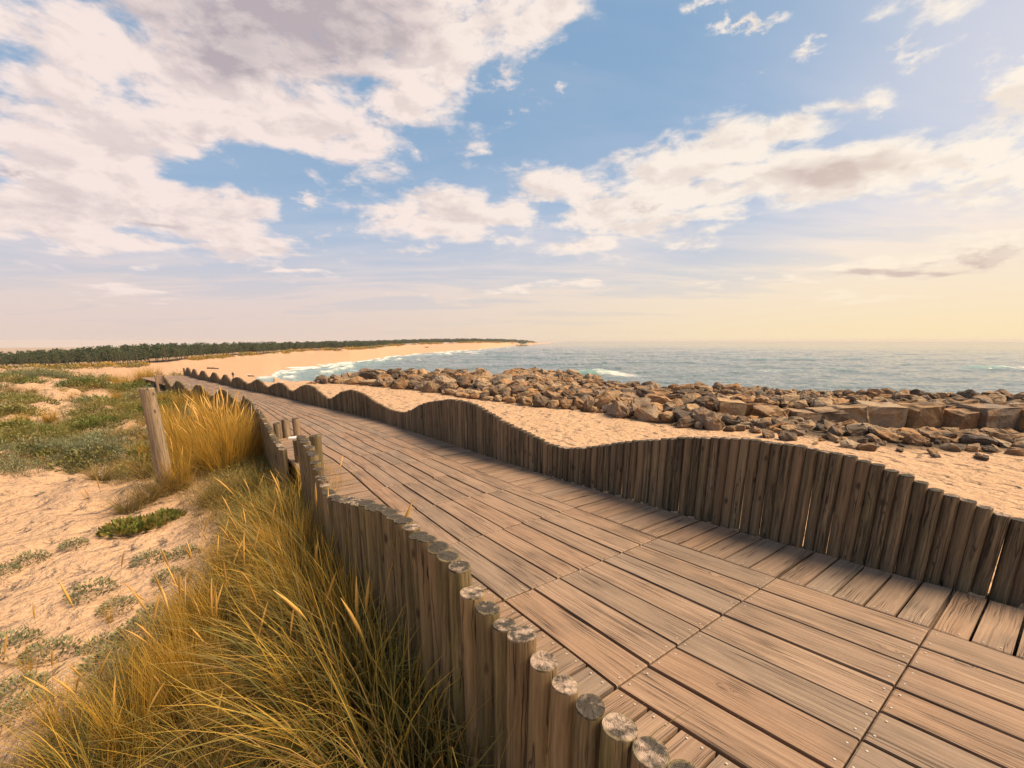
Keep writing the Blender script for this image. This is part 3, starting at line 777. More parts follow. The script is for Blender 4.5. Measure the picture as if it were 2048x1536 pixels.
# three short posts and two tall ones at the gap
def build_gap():
    specs = [
        ((-3.93, 7.42), .26, .062, 'short squat post, leftmost of the three standing at the gap in the palisade'),
        ((-3.84, 7.52), .30, .064, 'short squat post in the middle of the three at the gap in the palisade'),
        ((-3.70, 7.60), .31, .062, 'short squat post at the gap with a scrap of white litter at its foot'),
    ]
    for i, ((x, y), z, r, lab) in enumerate(specs):
        me = post_mesh('bollard_post', 200 + i, r, .9, 'log', 20, .1)
        o = obj('bollard_post', me, None, (x, y, z), (0, 0, i)); tag(o, lab, 'post', 'short posts at the gap')
    for i, ((x, y), z, lab) in enumerate([((-2.90, 5.95), .30, 'thick round post left of the dark gap, beside its twin, thin light slit between them'), ((-2.745, 5.93), .325, 'thick round post right beside the dark opening under the boardwalk edge'), ((-2.42, 5.42), .47, 'single stout post right of the dark gap, at the start of the near palisade')]):
        me = post_mesh('bollard_post', 230 + i, .068, 1.3, 'post', 22, .1)
        o = obj('bollard_post', me, None, (x, y, z), (0, 0, i * 2.)); tag(o, lab, 'post', 'stout posts of the gap')
    # litter
    bm = bmesh.new(); bmesh.ops.create_grid(bm, x_segments=8, y_segments=5, size=.5)
    for v in bm.verts:
        v.co.x *= .17; v.co.y *= .09; v.co.z = .025 + .02 * mnoise.noise(v.co * 25)
    geom = bmesh.ops.extrude_face_region(bm, geom=bm.faces[:])
    for e in geom['geom']:
        if isinstance(e, bmesh.types.BMVert): e.co.z -= .024
    me = bpy.data.meshes.new('white_litter'); bm.to_mesh(me); bm.free(); me.materials.append(M['paper'])
    tag(obj('litter', me, None, (-3.66, 7.40, .0), (0, 0, .3)), 'scrap of white litter on the boardwalk by the short posts', 'litter')

def build_log():
    x, y = -5.36, 6.62; z0 = tz(x, y); H = 1.58
    seg = 26; V, F = [], []; MI = []
    zs = np.concatenate([np.linspace(-.25, H - .03, 22), [H - .008, H]])
    for i, z in enumerate(zs):
        k = 1 if i < len(zs) - 1 else .93
        for s in range(seg):
            a = s / seg * 2 * math.pi
            r = (.106 - .010 * z) * k * (1 + .035 * math.sin(2 * a + .7) + .02 * math.sin(3 * a + z * 2) + .03 * mnoise.noise(Vector((math.cos(a) * 1.3, math.sin(a) * 1.3, z * 1.5))))
            V.append((r * math.cos(a) + .02 * math.sin(z * 2.2), r * math.sin(a), z))
    n = len(zs)
    for i in range(n - 1):
        for s in range(seg):
            s2 = (s + 1) % seg; F.append([i * seg + s, i * seg + s2, (i + 1) * seg + s2, (i + 1) * seg + s]); MI.append(0)
    c = len(V); V.append((.02 * math.sin(H * 2.2), 0, H - .004))
    for s in range(seg): F.append([(n - 1) * seg + s, (n - 1) * seg + (s + 1) % seg, c]); MI.append(1)
    me = mesh_np('tall_post', V, F, [M['log'], M['postend']], True, dict(tone=np.full(len(V), .3)), None, MI)
    o = obj('wooden_post', me, None, (x, y, z0), (0, R_(.6), 0))
    tag(o, 'tall weathered lone wooden post standing among the marram left of the boardwalk', 'post')

def box_mesh(bm, x0, x1, y0, y1, z0, z1):
    vs = [bm.verts.new((x, y, z)) for z in (z0, z1) for y in (y0, y1) for x in (x0, x1)]
    for f in ((0, 2, 3, 1), (4, 5, 7, 6), (0, 1, 5, 4), (2, 6, 7, 3), (0, 4, 6, 2), (1, 3, 7, 5)):
        bm.faces.new([vs[i] for i in f])

def build_gate():
    # pale framed end post where the far boardwalk steps down
    x, y = -13.05, 16.9
    root = empty('gate_frame', (x, y, -.35), .55)
    tag(root, 'pale wooden frame of two uprights and boards at the far end of the palisade', 'gate')
    def prt(n, *b):
        bm = bmesh.new(); box_mesh(bm, *b); bmesh.ops.bevel(bm, geom=bm.edges[:], offset=.008, segments=1, affect='EDGES')
        me = bpy.data.meshes.new(n); bm.to_mesh(me); bm.free(); me.materials.append(M['newwood'])
        at = me.attributes.new('tone', 'FLOAT', 'POINT'); obj(n, me, root)
    prt('upright', -.17, -.10, -.035, .035, 0, .72); prt('upright', .10, .17, -.035, .035, 0, .74)
    prt('board', -.19, .19, .036, .06, .38, .70); prt('crosspiece', -.099, .099, -.03, .03, .05, .12)

# ------------------------------------------------------------------ rocks
def rock_mesh(name, seed, slab=1.0, block=False):
    rg = np.random.default_rng(seed)
    bm = bmesh.new()
    n = int(rg.integers(16, 26))
    if block:
        n = 0
        for sx in (-1, 1):
            for sy in (-1, 1):
                for sz in (-1, 1):
                    bm.verts.new((sx * rg.uniform(.42, .52), sy * rg.uniform(.38, .48), sz * rg.uniform(.26, .36)))
                    bm.verts.new((sx * rg.uniform(.2, .48), sy * rg.uniform(.3, .5), sz * rg.uniform(.3, .4)))
    for i in range(n):
        d = rg.normal(size=3); d /= np.linalg.norm(d)
        d = np.sign(d) * np.abs(d) ** .7
        bm.verts.new((d[0] * rg.uniform(.45, .62), d[1] * rg.uniform(.36, .5), d[2] * rg.uniform(.3, .42) * slab))
    bmesh.ops.convex_hull(bm, input=bm.verts[:])
    for v in [v for v in bm.verts if not v.link_faces]: bm.verts.remove(v)
    bmesh.ops.dissolve_limit(bm, angle_limit=.12, verts=bm.verts[:], edges=bm.edges[:])
    bmesh.ops.bevel(bm, geom=bm.edges[:], offset=.022, segments=1, affect='EDGES', profile=.6)
    bmesh.ops.triangulate(bm, faces=bm.faces[:])
    bmesh.ops.subdivide_edges(bm, edges=[e for e in bm.edges if e.calc_length() > .11], cuts=2, use_grid_fill=True)
    off = Vector(rg.uniform(0, 50, 3))
    bm.normal_update()
    for v in bm.verts:
        k = mnoise.fractal(v.co * 3 + off, .7, 2, 5); k2 = abs(mnoise.noise(v.co * 5.5 + off))
        v.co += v.normal * (k * .05 - (.05 * (1 - k2 * 6) if k2 < .16 else 0))
    me = bpy.data.meshes.new(name); bm.to_mesh(me); bm.free()
    me.materials.append(M['rock'])
    me.attributes.new('tone', 'FLOAT', 'POINT')
    me.polygons.foreach_set('use_smooth', np.zeros(len(me.polygons), bool))
    return me

def build_rocks():
    protos = [rock_mesh('boulder_stone', 300 + i, 1.0 if i < 9 else .6) for i in range(14)] + [rock_mesh('block_stone', 330 + i, 1.0, True) for i in range(4)]
    # sizes and places: dart throwing inside the groyne
    pts = []
    cell = {}
    def ok(x, y, r):
        for ix in range(int(x) - 2, int(x) + 3):
            for iy in range(int(y) - 2, int(y) + 3):
                for (a, b, c) in cell.get((ix, iy), ()):
                    if (a - x) ** 2 + (b - y) ** 2 < (.66 * (r + c)) ** 2: return False
        return True
    def put(x, y, s, zone, dz=0):
        pts.append((x, y, s, zone, dz)); cell.setdefault((int(math.floor(x)), int(math.floor(y))), []).append((x, y, s / 2))
    # big blocks of the seaward row at right
    bx = 8.2
    rq = random.Random(5)
    while bx < 24:
        s = rq.uniform(.66, .95); by = 10.9 - (bx - 8) * .13 + rq.uniform(-.2, .2)
        put(bx, by, s, 'block', .26); bx += s * .92
    bx = 5.2
    while bx < 8.3:
        s = rq.uniform(.6, .8); put(bx, 10.9 + rq.uniform(-.2, .2), s, 'block', .2); bx += s * .95
    N = 90000
    xs = rng.uniform(-9, 26, N); ys = rng.uniform(3.5, 31, N)
    gk = poly_sdf(xs, ys, GROYNE); th = np.degrees(np.arctan2(xs, ys))
    sizen = fbm(xs * .5, ys * .5, 3)
    keep = (gk > -.05) & (th < 53) & (th > -30)
    xs, ys, gk, sizen, th = xs[keep], ys[keep], gk[keep], sizen[keep], th[keep]
    for phase in range(3):
        for i in range(phase, len(xs), 3):
            x, y, g_ = xs[i], ys[i], gk[i]
            if len(pts) > 3400: break
            if x > 4.2 and y < 10.5:      # loose rubble patch at right
                s = [.32, .21, .12][phase] * (1 + .8 * sizen[i]) * (.7 if g_ < .8 else 1)
                zone = 'loose'
                if g_ < 2.0 and random.random() < .9 - .25 * g_: continue
            elif g_ < 3.2:
                s = [.58, .34, .17][phase] * (1 + .7 * sizen[i]) * random.uniform(.8, 1.2); zone = 'slope'
            else:
                s = [.62, .4, .26][phase] * (1 + .6 * sizen[i]); zone = 'top'
            if ok(x, y, s / 2): put(x, y, s, zone)
    # front boulders show largest in the photograph: rank by size over range
    rank = sorted(range(len(pts)), key=lambda i: -pts[i][2] / max(1, math.hypot(pts[i][0], pts[i][1])) * (1.6 if pts[i][3] != 'top' else .6))
    P = np.array([(p[0], p[1]) for p in pts]); Z = terrain(P[:, 0], P[:, 1]); G = poly_sdf(P[:, 0], P[:, 1], GROYNE)
    zlab = {'block': ('massive square block in the seaward row of the groyne', 'massive blocks of the seaward row'),
            'slope': ('angular granite boulder packed in the sand side slope of the groyne', 'boulders of the groyne slope'),
            'loose': ('loose broken rock scattered on the sand before the big blocks', 'loose rocks on the sand'),
            'top': ('weathered stone of the flat groyne top', 'stones of the groyne top')}
    V, F, T = [], [], []; nv = 0
    pd = []
    for me in protos:
        co = np.empty(len(me.vertices) * 3); me.vertices.foreach_get('co', co); pd.append((co.reshape(-1, 3), [list(p.vertices) for p in me.polygons]))
    blocks = 0
    for q, i in enumerate(rank):
        x, y, s, zone, dz = pts[i]
        k = random.randrange(14, 18) if zone == 'block' else random.randrange(9) if zone in ('slope', 'loose') else random.randrange(5, 14)
        sc = np.array([s * random.uniform(.95, 1.4), s * random.uniform(.75, 1.1), s * random.uniform(.7, 1.15)])
        if zone == 'top': sc[2] *= .62
        if zone == 'block': sc = np.array([s * 1.0, s * .95, s * random.uniform(.85, 1.0)])
        rz = random.uniform(0, 6.28) if zone != 'block' else random.uniform(-.25, .25)
        rx, ry = (random.uniform(-.4, .4), random.uniform(-.4, .4)) if zone in ('slope', 'loose') else (random.uniform(-.12, .12), random.uniform(-.12, .12))
        lift = .16 if zone != 'top' else .05
        z = Z[i] + s * lift + dz + (min(.25, .12 * max(G[i], 0)) if zone == 'slope' else 0)
        if q < 300:
            o = bpy.data.objects.new('boulder', protos[k]); o.location = (x, y, z); o.scale = sc; o.rotation_euler = (rx, ry, rz); link(o)
            lab, gr = zlab[zone]
            tag(o, lab, 'boulder', gr)
        else:
            co, fs = pd[k]
            Mx = Matrix.Rotation(rz, 3, 'Z') @ Matrix.Rotation(ry, 3, 'Y') @ Matrix.Rotation(rx, 3, 'X')
            w = (co * sc) @ np.array(Mx).T + np.array([x, y, z])
            V.append(w); F.extend([[a + nv for a in f] for f in fs]); T.append(np.full(len(co), random.random() if zone != 'top' or random.random() < .45 else random.uniform(.38, .5))); nv += len(co)
    if V:
        me = mesh_np('rubble', np.vstack(V), F, [M['rock']], False, dict(tone=np.concatenate(T)))
        tag(obj('rubble', me), 'packed brown and grey stones filling the groyne', 'rubble', None, 'stuff')
    print('rocks', len(pts))

# ------------------------------------------------------------------ grasses
def blades(n, h, spread, lean, width, seed, curve=.6, seg=4, hvar=.35, droop=0.0):
    rg = np.random.default_rng(seed)
    a0 = rg.uniform(0, 2 * np.pi, n); rad = spread * np.sqrt(rg.random(n))
    bx, by = rad * np.cos(a0), rad * np.sin(a0)
    dirn = a0 + rg.normal(0, .7, n)
    H = h * (1 - hvar * rg.random(n)) ; w = width * rg.uniform(.7, 1.3, n)
    tilt = np.abs(rg.normal(lean, lean * .6, n)); cur = curve * rg.uniform(.2, 1.4, n)
    ts = np.linspace(0, 1, seg + 1)
    V = np.zeros((n, seg + 1, 2, 3)); hh = np.zeros((n, seg + 1, 2))
    x = bx.copy(); y = by.copy(); z = np.zeros(n) - .03
    face = rg.uniform(0, 2 * np.pi, n)
    for k, t in enumerate(ts):
        ww = w * (1 - t) ** .6 * .5 + .0002
        V[:, k, 0] = np.stack([x - ww * np.sin(face), y + ww * np.cos(face), z], 1)
        V[:, k, 1] = np.stack([x + ww * np.sin(face), y - ww * np.cos(face), z], 1)
        hh[:, k] = t
        ang = tilt + cur * t ** 1.3 + droop * t ** 3
        st = H / seg
        x = x + st * np.sin(ang) * np.cos(dirn); y = y + st * np.sin(ang) * np.sin(dirn); z = z + st * np.cos(ang)
    tone = np.repeat(rg.random(n), (seg + 1) * 2)
    base = np.arange(n)[:, None] * (seg + 1) * 2
    F = []
    for k in range(seg):
        q = base + k * 2; F.append(np.stack([q, q + 1, q + 3, q + 2], -1).reshape(-1, 4))
    return V.reshape(-1, 3), np.vstack(F), hh.ravel(), tone

def tuft_mesh(name, specs, mat):
    Vs, Fs, Hs, Ts = [], [], [], []; n = 0
    for s in specs:
        V, F, h, t = blades(**s); Vs.append(V); Fs.append(F + n); Hs.append(h); Ts.append(t); n += len(V)
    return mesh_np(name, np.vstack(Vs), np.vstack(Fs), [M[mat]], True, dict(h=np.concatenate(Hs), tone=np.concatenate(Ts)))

def spike_mesh(seed, L=.95, head=.24):
    """a long stalk with a fat seed spike at the tip"""
    rg = np.random.default_rng(seed)
    n = 13; seg = 6; V, F, H = [], [], []
    x = y = z = 0.0; ang = rg.uniform(.05, .22); cur = rg.uniform(.15, .6); d = 0.0
    for k in range(n):
        t = k / (n - 1)
        hd = (t - (1 - head / L)) / (head / L)
        r = .0014 if hd < 0 else .0014 + .0082 * math.sin(min(1, max(0, hd)) ** .6 * math.pi) ** .7
        for s in range(seg):
            a = s / seg * 2 * math.pi
            V.append((x + r * math.cos(a) * math.cos(ang), y + r * math.sin(a), z + r * math.cos(a) * -math.sin(ang))); H.append(max(0, hd))
        st = L / (n - 1); aa = ang + cur * t ** 2
        x += st * math.sin(aa); z += st * math.cos(aa)
    for k in range(n - 1):
        for s in range(seg):
            s2 = (s + 1) % seg; F.append([k * seg + s, k * seg + s2, (k + 1) * seg + s2, (k + 1) * seg + s])
    return mesh_np('seed_spike', V, F, [M['seed']], True, dict(h=H, tone=np.full(len(V), rg.random() * .9)))

def build_grass():
    G = {
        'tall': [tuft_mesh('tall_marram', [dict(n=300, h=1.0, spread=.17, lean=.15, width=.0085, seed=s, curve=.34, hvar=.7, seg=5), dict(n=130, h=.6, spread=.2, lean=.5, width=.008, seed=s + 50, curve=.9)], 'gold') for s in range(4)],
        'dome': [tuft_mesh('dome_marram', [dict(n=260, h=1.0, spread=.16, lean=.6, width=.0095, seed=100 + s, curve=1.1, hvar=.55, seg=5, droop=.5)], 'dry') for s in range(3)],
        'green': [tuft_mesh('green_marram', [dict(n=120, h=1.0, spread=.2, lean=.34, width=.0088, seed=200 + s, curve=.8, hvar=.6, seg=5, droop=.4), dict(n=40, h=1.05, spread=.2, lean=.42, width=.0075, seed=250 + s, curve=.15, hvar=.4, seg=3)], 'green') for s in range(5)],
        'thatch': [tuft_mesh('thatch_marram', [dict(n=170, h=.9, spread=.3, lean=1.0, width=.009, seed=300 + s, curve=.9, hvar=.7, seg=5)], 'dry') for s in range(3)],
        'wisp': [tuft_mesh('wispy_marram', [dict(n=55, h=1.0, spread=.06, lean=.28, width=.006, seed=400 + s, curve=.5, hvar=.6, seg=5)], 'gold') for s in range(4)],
    }
    spikes = [spike_mesh(500 + i, .92 + .04 * (i % 4), .20 + .03 * (i % 3)) for i in range(8)]
    def tuft(x, y, kind, h, label, group, nspk=0, wid=1.0):
        z = tz(x, y)
        me = random.choice(G[kind])
        rz = random.uniform(0, 6.28)
        if nspk:
            root = empty('marram_tuft', (x, y, z), rz)
            o = obj('leaves', me, root, (0, 0, 0), (0, 0, 0), (h * wid, h * wid, h))
            for k in range(nspk):
                a = random.uniform(0, 6.28); s = random.uniform(.75, 1.15) * max(.72, h) 
                obj('seed_head', random.choice(spikes), root, (.09 * math.cos(a), .09 * math.sin(a), 0), (random.uniform(-.12, .12), random.uniform(-.06, .12), a), (s, s, s))
        else:
            root = obj('marram_tuft', me, None, (x, y, z), (0, 0, rz), (h * wid, h * wid, h))
        tag(root, label, 'grass tuft', group)
        return root
    TU = [(-5.85, 8.14, 1.15, 0.35, 0), (-4.97, 7.34, 1.25, 0.4, 0), (-4.85, 7.64, 1.25, 0.4, 0), (-4.77, 7.97, 1.1, 0.35, 0), (-5.81, 8.92, 1.2, 0.35, 0), (-8.93, 11.64, 0.8, 0.3, 0), (-9.79, 13.23, 0.75, 0.3, 0), (-7.0, 9.6, 0.8, 0.3, 0), (-6.56, 9.6, 1.1, 0.3, 0), (-4.1, 5.8, 0.5, 0.4, 1), (-5.22, 6.43, 0.6, 0.3, 1), (-5.23, 6.1, 0.5, 0.3, 1), (-5.17, 6.66, 0.75, 0.3, 0), (-5.27, 5.8, 0.45, 0.3, 1), (-3.33, 6.1, 0.5, 0.3, 2), (-3.58, 6.1, 0.5, 0.3, 2), (-2.9, 5.8, 0.6, 0.3, 1), (-2.41, 5.28, 0.75, 0.3, 0), (-2.08, 4.83, 0.75, 0.3, 0), (-2.56, 5.05, 0.6, 0.3, 2), (-2.8, 5.05, 0.5, 0.3, 2), (-3.97, 6.1, 0.5, 0.3, 1), (-5.69, 7.64, 0.8, 0.3, 0), (-7.72, 11.3, 0.8, 0.3, 0), (-9.74, 13.69, 0.7, 0.3, 0), (-6.13, 7.64, 0.5, 0.3, 1)]
    TU = TU + [(-7.5, 9.8, 1.0, .3, 0), (-8.2, 10.5, .8, .3, 0), (-6.6, 8.7, 1.05, .3, 0), (-6.9, 9.0, .9, .3, 0), (-5.5, 8.5, 1.3, .3, 0), (-5.15, 7.9, 1.25, .3, 0), (-8.6, 12.4, .9, .3, 0), (-7.4, 11.0, 1.1, .3, 0), (-6.2, 8.1, .8, .3, 0), (-7.9, 9.6, .6, .3, 1), (-6.3, 7.4, .5, .3, 1), (-6.9, 7.9, .45, .3, 1)]
    for (x, y, h, s, k) in TU:
        if k == 0:
            if h > 1: tuft(x, y, 'tall', h * 1.0, 'tall golden marram clump between the lone post and the far palisade', 'tall golden marram clumps', 9, 1.0)
            else: tuft(x, y, 'tall', h, 'knee high golden marram tuft among the dune herbs by the boardwalk', 'golden marram tufts', 2, 1.0)
        elif k == 1: tuft(x, y, 'dome', h * 1.15, 'dry drooping marram dome on the sand near the lone post', 'dry marram domes', 0, 1.1)
        else: tuft(x, y, 'green', h * 1.1, 'green marram tuft at the foot of the gap posts', 'green marram tufts by the gap', 0, 1.0)
    # foreground mass against the near palisade
    cnt = 0; placed = []
    rq = random.Random(11)
    tries = 0
    CX = np.array([rq.uniform(-4.2, .5) for _ in range(6000)]); CY = np.array([rq.uniform(.55, 5.2) for _ in range(6000)])
    CD = near_left(CX, CY); CS = poly_sdf(CX, CY, DECK)
    CB = np.interp(CY, [.9, 1.8, 2.4, 3.2, 4.2, 5.2], [2.4, 2.0, 1.75, 1.35, .85, .6])
    sel = (CS < -.14) & (CD < CB) & (np.hypot(CX, CY) > 1.0) & (CX > -2.6)
    for x, y, d, band in zip(CX[sel], CY[sel], CD[sel], CB[sel]):
        if cnt >= 200: break
        if d > .5 * band and rq.random() < .55: continue
        if any((x - a) ** 2 + (y - b) ** 2 < .165 ** 2 for a, b in placed): continue
        placed.append((x, y)); cnt += 1
        q = rq.random(); edge = d / band
        if q < .42: kind, h = 'green', rq.uniform(.42, .66)
        elif q < .56: kind, h = 'thatch', rq.uniform(.35, .5)
        elif q < .76: kind, h = 'dome', rq.uniform(.4, .6)
        else: kind, h = 'tall', rq.uniform(.5, .68)
        if d < .45: h = rq.uniform(.66, .9) * (.75 if kind == 'thatch' else 1)
        if d < .42 and y < 2.3: kind, h = ('dome' if rq.random() < .4 else 'green'), rq.uniform(.86, 1.08)
        if edge > .75: h *= .85
        if y < 1.7: h = min(h, 1.05 if d < .42 else .5)
        lab = {'green': 'green and straw marram tuft in the thick grass against the near palisade', 'thatch': 'flattened brown marram thatch in the thick grass against the near palisade', 'dome': 'dry arching marram tuft in the thick grass against the near palisade', 'tall': 'upright golden marram tuft in the thick grass against the near palisade'}[kind]
        tuft(x, y, kind, h, lab, 'marram against the near palisade', rq.choice([0, 0, 1, 1, 2]) if y > 1.6 else 0, 1.08 if kind != 'tall' else .9)
    # wispy ones on open sand
    for (x, y, h) in ((-3.3, 2.62, .35), (-2.55, 2.1, .6), (-2.35, 2.3, .55), (-2.75, 2.2, .5), (-3.0, 2.12, .45), (-2.1, 2.55, .6), (-3.1, 3.9, .3), (-3.35, 3.3, .3), (-4.9, 5.1, .25), (-2.3, 3.0, .6), (-2.0, 2.8, .6), (-1.9, 2.4, .62), (-2.6, 3.4, .5), (-2.5, 3.0, .5), (-2.2, 3.5, .55), (-2.5, 4.0, .5), (-2.9, 4.4, .45)):
        tuft(x, y, 'wisp', h, 'thin wispy golden grass tuft on the open sand', 'wispy tufts on the sand', random.choice([1, 2, 3]))
    # scattered small tufts over the dune herbs
    X_ = rng.uniform(-26, -5, 900); Y_ = rng.uniform(6.2, 26, 900); c_ = cover(X_, Y_); _, _, dk_, lf_ = terrain(X_, Y_, True); sd_ = poly_sdf(X_, Y_, PLAT)
    gn = fbm(X_ * .3 + 20, Y_ * .3, 2); m_ = 0
    for x, y, c0, d0, l0, s0, g0 in zip(X_, Y_, c_, dk_, lf_, sd_, gn):
        if m_ >= 95: break
        if l0 < .5 or d0 > -.4 or s0 < 1 or c0 < .25 or g0 < -.05 or x / y < -1.25: continue
        m_ += 1
        tuft(x, y, random.choice(['dome', 'wisp', 'tall', 'dome']), random.uniform(.26, .5), 'small straw coloured grass tuft among the low herbs of the dune', 'small tufts among the dune herbs', 0, 1.5)
    # distant tufts on the dune crest
    for (th, r) in ((-40.2, 30.5), (-39.4, 30), (-38.9, 29.6), (-40.8, 30.6), (-38.2, 29)):
        x, y = r * math.sin(R_(th)), r * math.cos(R_(th))
        tuft(x, y, 'tall', 1.1, 'marram tuft on the dune crest against the pine wood', 'tufts on the dune crest', 0, 1.3)

def leafy(n, rad, hgt, leaf, seed, upright=.5):
    """dome of little leaves"""
    rg = np.random.default_rng(seed)
    a = rg.uniform(0, 6.283, n); u = rg.random(n) ** .5; el = rg.random(n)
    x = rad * u * np.cos(a); y = rad * u * np.sin(a); z = hgt * el * (1 - .75 * u ** 2)
    d = np.stack([np.cos(a) * u * 1.2 + rg.normal(0, .5, n), np.sin(a) * u * 1.2 + rg.normal(0, .5, n), upright + rg.random(n)], 1)
    d /= np.linalg.norm(d, axis=1)[:, None]
    s = np.cross(d, rg.normal(size=(n, 3))); s /= np.linalg.norm(s, axis=1)[:, None]
    L = leaf * rg.uniform(.6, 1.4, n)[:, None]; W = L * .24
    p = np.stack([x, y, z], 1)
    V = np.stack([p, p + d * L * .5 + s * W, p + d * L, p + d * L * .5 - s * W], 1).reshape(-1, 3)
    F = np.arange(n * 4).reshape(-1, 4)
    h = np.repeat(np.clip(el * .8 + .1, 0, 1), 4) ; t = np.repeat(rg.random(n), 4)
    return V, F, h, t

def merged(name, templates, places, mat, label, cat):
    """places: (x, y, z, scale, rot, template, tone shift)"""
    Vs, Fs, Hs, Ts = [], [], [], []; n = 0
    for (x, y, z, s, r, k, ts) in places:
        V, F, h, t = templates[k]
        c, sn = math.cos(r), math.sin(r)
        W = np.empty_like(V); W[:, 0] = (V[:, 0] * c - V[:, 1] * sn) * s + x; W[:, 1] = (V[:, 0] * sn + V[:, 1] * c) * s + y; W[:, 2] = V[:, 2] * s + z
        Vs.append(W); Fs.append(F + n); Hs.append(h); Ts.append(np.clip(t * .5 + ts, 0, 1)); n += len(V)
    me = mesh_np(name, np.vstack(Vs), np.vstack(Fs), [M[mat]], False, dict(h=np.concatenate(Hs), tone=np.concatenate(Ts)))
    return tag(obj(name, me), label, cat, None, 'stuff')

def build_cover():
    tmpl = [leafy(95, .15, .17, .032, 10 + i) for i in range(4)] + [leafy(80, .2, .09, .034, 20 + i, .2) for i in range(3)] + [blades(55, .26, .12, .5, .005, 30 + i, seg=2)[:4] for i in range(3)]
    A, B, C = [], [], []
    N = 26000
    r = 3.2 * np.exp(rng.random(N) * math.log(38 / 3.2)); th = np.radians(rng.uniform(-56, -8, N))
    x = r * np.sin(th); y = r * np.cos(th)
    Z, g, dk, lf = terrain(x, y, True); c = cover(x, y); hue = fbm(x * .35 + 11, y * .35, 3); hue2 = fbm(x * .9 + 40, y * .9, 2)
    sd = poly_sdf(x, y, PLAT)
    for i in range(N):
        if lf[i] < .5 or dk[i] > -.12 or sd[i] < .3: continue
        if r[i] < 5.0 and random.random() < .6: continue
        if c[i] < .32 + .5 * random.random(): continue
        s = (.5 + .045 * r[i]) * random.uniform(.7, 1.3)
        rot = random.uniform(0, 6.28)
        hv = hue[i] + random.gauss(0, .24)
        if hv < -.24: A.append((x[i], y[i], Z[i], s, rot, random.randrange(10), .15 * random.random()))
        elif hv < .34: B.append((x[i], y[i], Z[i], s, rot, random.randrange(10), .5 * max(0, hue2[i] + .4)))
        else: C.append((x[i], y[i], Z[i], s * 1.05, rot, random.choice([0, 1, 2, 7, 8, 9]), .4 * random.random() + .1))
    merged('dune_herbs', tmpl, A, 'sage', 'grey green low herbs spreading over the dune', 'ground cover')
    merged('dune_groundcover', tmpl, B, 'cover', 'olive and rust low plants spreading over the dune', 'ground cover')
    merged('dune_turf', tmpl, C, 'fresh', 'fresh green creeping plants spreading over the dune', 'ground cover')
    # litter of dry stems under the tall grass
    D = []
    tl = [blades(60, .5, .25, 1.25, .0035, 60 + i, curve=.3, seg=3)[:4] for i in range(4)]
    YL = rng.uniform(1.0, 8.6, 1600); XL = rng.uniform(-6.5, .4, 1600)
    ok = (near_left(XL, YL) < np.interp(YL, [1, 2, 3, 4, 5.5, 8.6], [2.0, 1.7, 1.3, 1.0, 1.1, 1.8])) & (poly_sdf(XL, YL, DECK) < -.12) & (XL > -2.5 - .6 * np.maximum(YL - 2, 0))
    for x_, y_, z_ in zip(XL[ok], YL[ok], terrain(XL[ok], YL[ok])):
        D.append((x_, y_, z_ + .02, random.uniform(.5, .9), random.uniform(0, 6.28), random.randrange(4), random.random() * .5))
    merged('grass_litter', tl, D, 'dry', 'matted dry stems under the marram', 'grass')
    # small plants one can count on the open sand
    sh = [mesh_np('sage_shrub', *(lambda q: (q[0], q[1]))(leafy(380, .15, .14, .028, 80 + i)), [M['sage']], False, dict(h=leafy(380, .15, .14, .028, 80 + i)[2], tone=leafy(380, .15, .14, .028, 80 + i)[3])) for i in range(4)]
    for i, (x_, y_) in enumerate([(-5.03, 4.3), (-4.92, 4.65), (-3.84, 3.68), (-3.44, 3.48), (-3.36, 3.99), (-3.15, 2.98), (-3.42, 2.87), (-5.04, 4.04), (-3.84, 4.36), (-3.0, 2.32), (-3.55, 4.47), (-3.78, 2.93), (-3.03, 3.17), (-2.85, 2.77), (-3.23, 2.48), (-3.03, 3.37)]):
        s = random.uniform(.7, 1.25)
        o = obj('sage_shrub', sh[i % 4], None, (x_, y_, tz(x_, y_)), (0, 0, random.uniform(0, 6)), (s, s, s * .9))
        tag(o, 'small grey green herb bush alone on the pale sand', 'shrub', 'grey green herb bushes on the sand')
    fr = []
    for i in range(3):
        q = leafy(420, .2, .09, .06, 90 + i, 1.2); fr.append(mesh_np('green_clump', q[0], q[1], [M['fresh']], False, dict(h=q[2], tone=q[3])))
    for i, (x_, y_) in enumerate([(-4.69, 5.07), (-4.51, 5.48), (-4.54, 5.15), (-6.92, 8.44), (-6.96, 8.25), (-7.1, 8.07), (-11.38, 10.02), (-9.15, 8.64), (-13.74, 12.28)]):
        s = random.uniform(.9, 1.3)
        o = obj('green_clump', fr[i % 3], None, (x_, y_, tz(x_, y_)), (0, 0, random.uniform(0, 6)), (s, s, s))
        tag(o, 'bright green fleshy leaved clump low on the dune sand', 'plant', 'green fleshy clumps')
    bs = []
    for i in range(3):
        q = leafy(420, .42, .34, .07, 120 + i, .7); bs.append(mesh_np('low_bush', q[0], q[1], [M['fresh' if i else 'cover']], False, dict(h=q[2] * .55, tone=q[3] * .5)))
    X_ = rng.uniform(-26, -6, 600); Y_ = rng.uniform(8, 28, 600); c_ = cover(X_, Y_); _, _, dk_, lf_ = terrain(X_, Y_, True); sd_ = poly_sdf(X_, Y_, PLAT); m_ = 0
    for x_, y_, c0, d0, l0, s0 in zip(X_, Y_, c_, dk_, lf_, sd_):
        if m_ >= 55: break
        if l0 < .5 or d0 > -1 or s0 < 1 or c0 < .45 or x_ / y_ < -1.25: continue
        m_ += 1; s_ = random.uniform(.7, 1.5)
        o = obj('low_bush', bs[m_ % 3], None, (x_, y_, tz(x_, y_) - .03), (0, 0, random.uniform(0, 6)), (s_, s_ * .8, s_ * .7))
        tag(o, 'low rounded dark bush standing among the dune herbs', 'bush', 'low bushes on the dune')
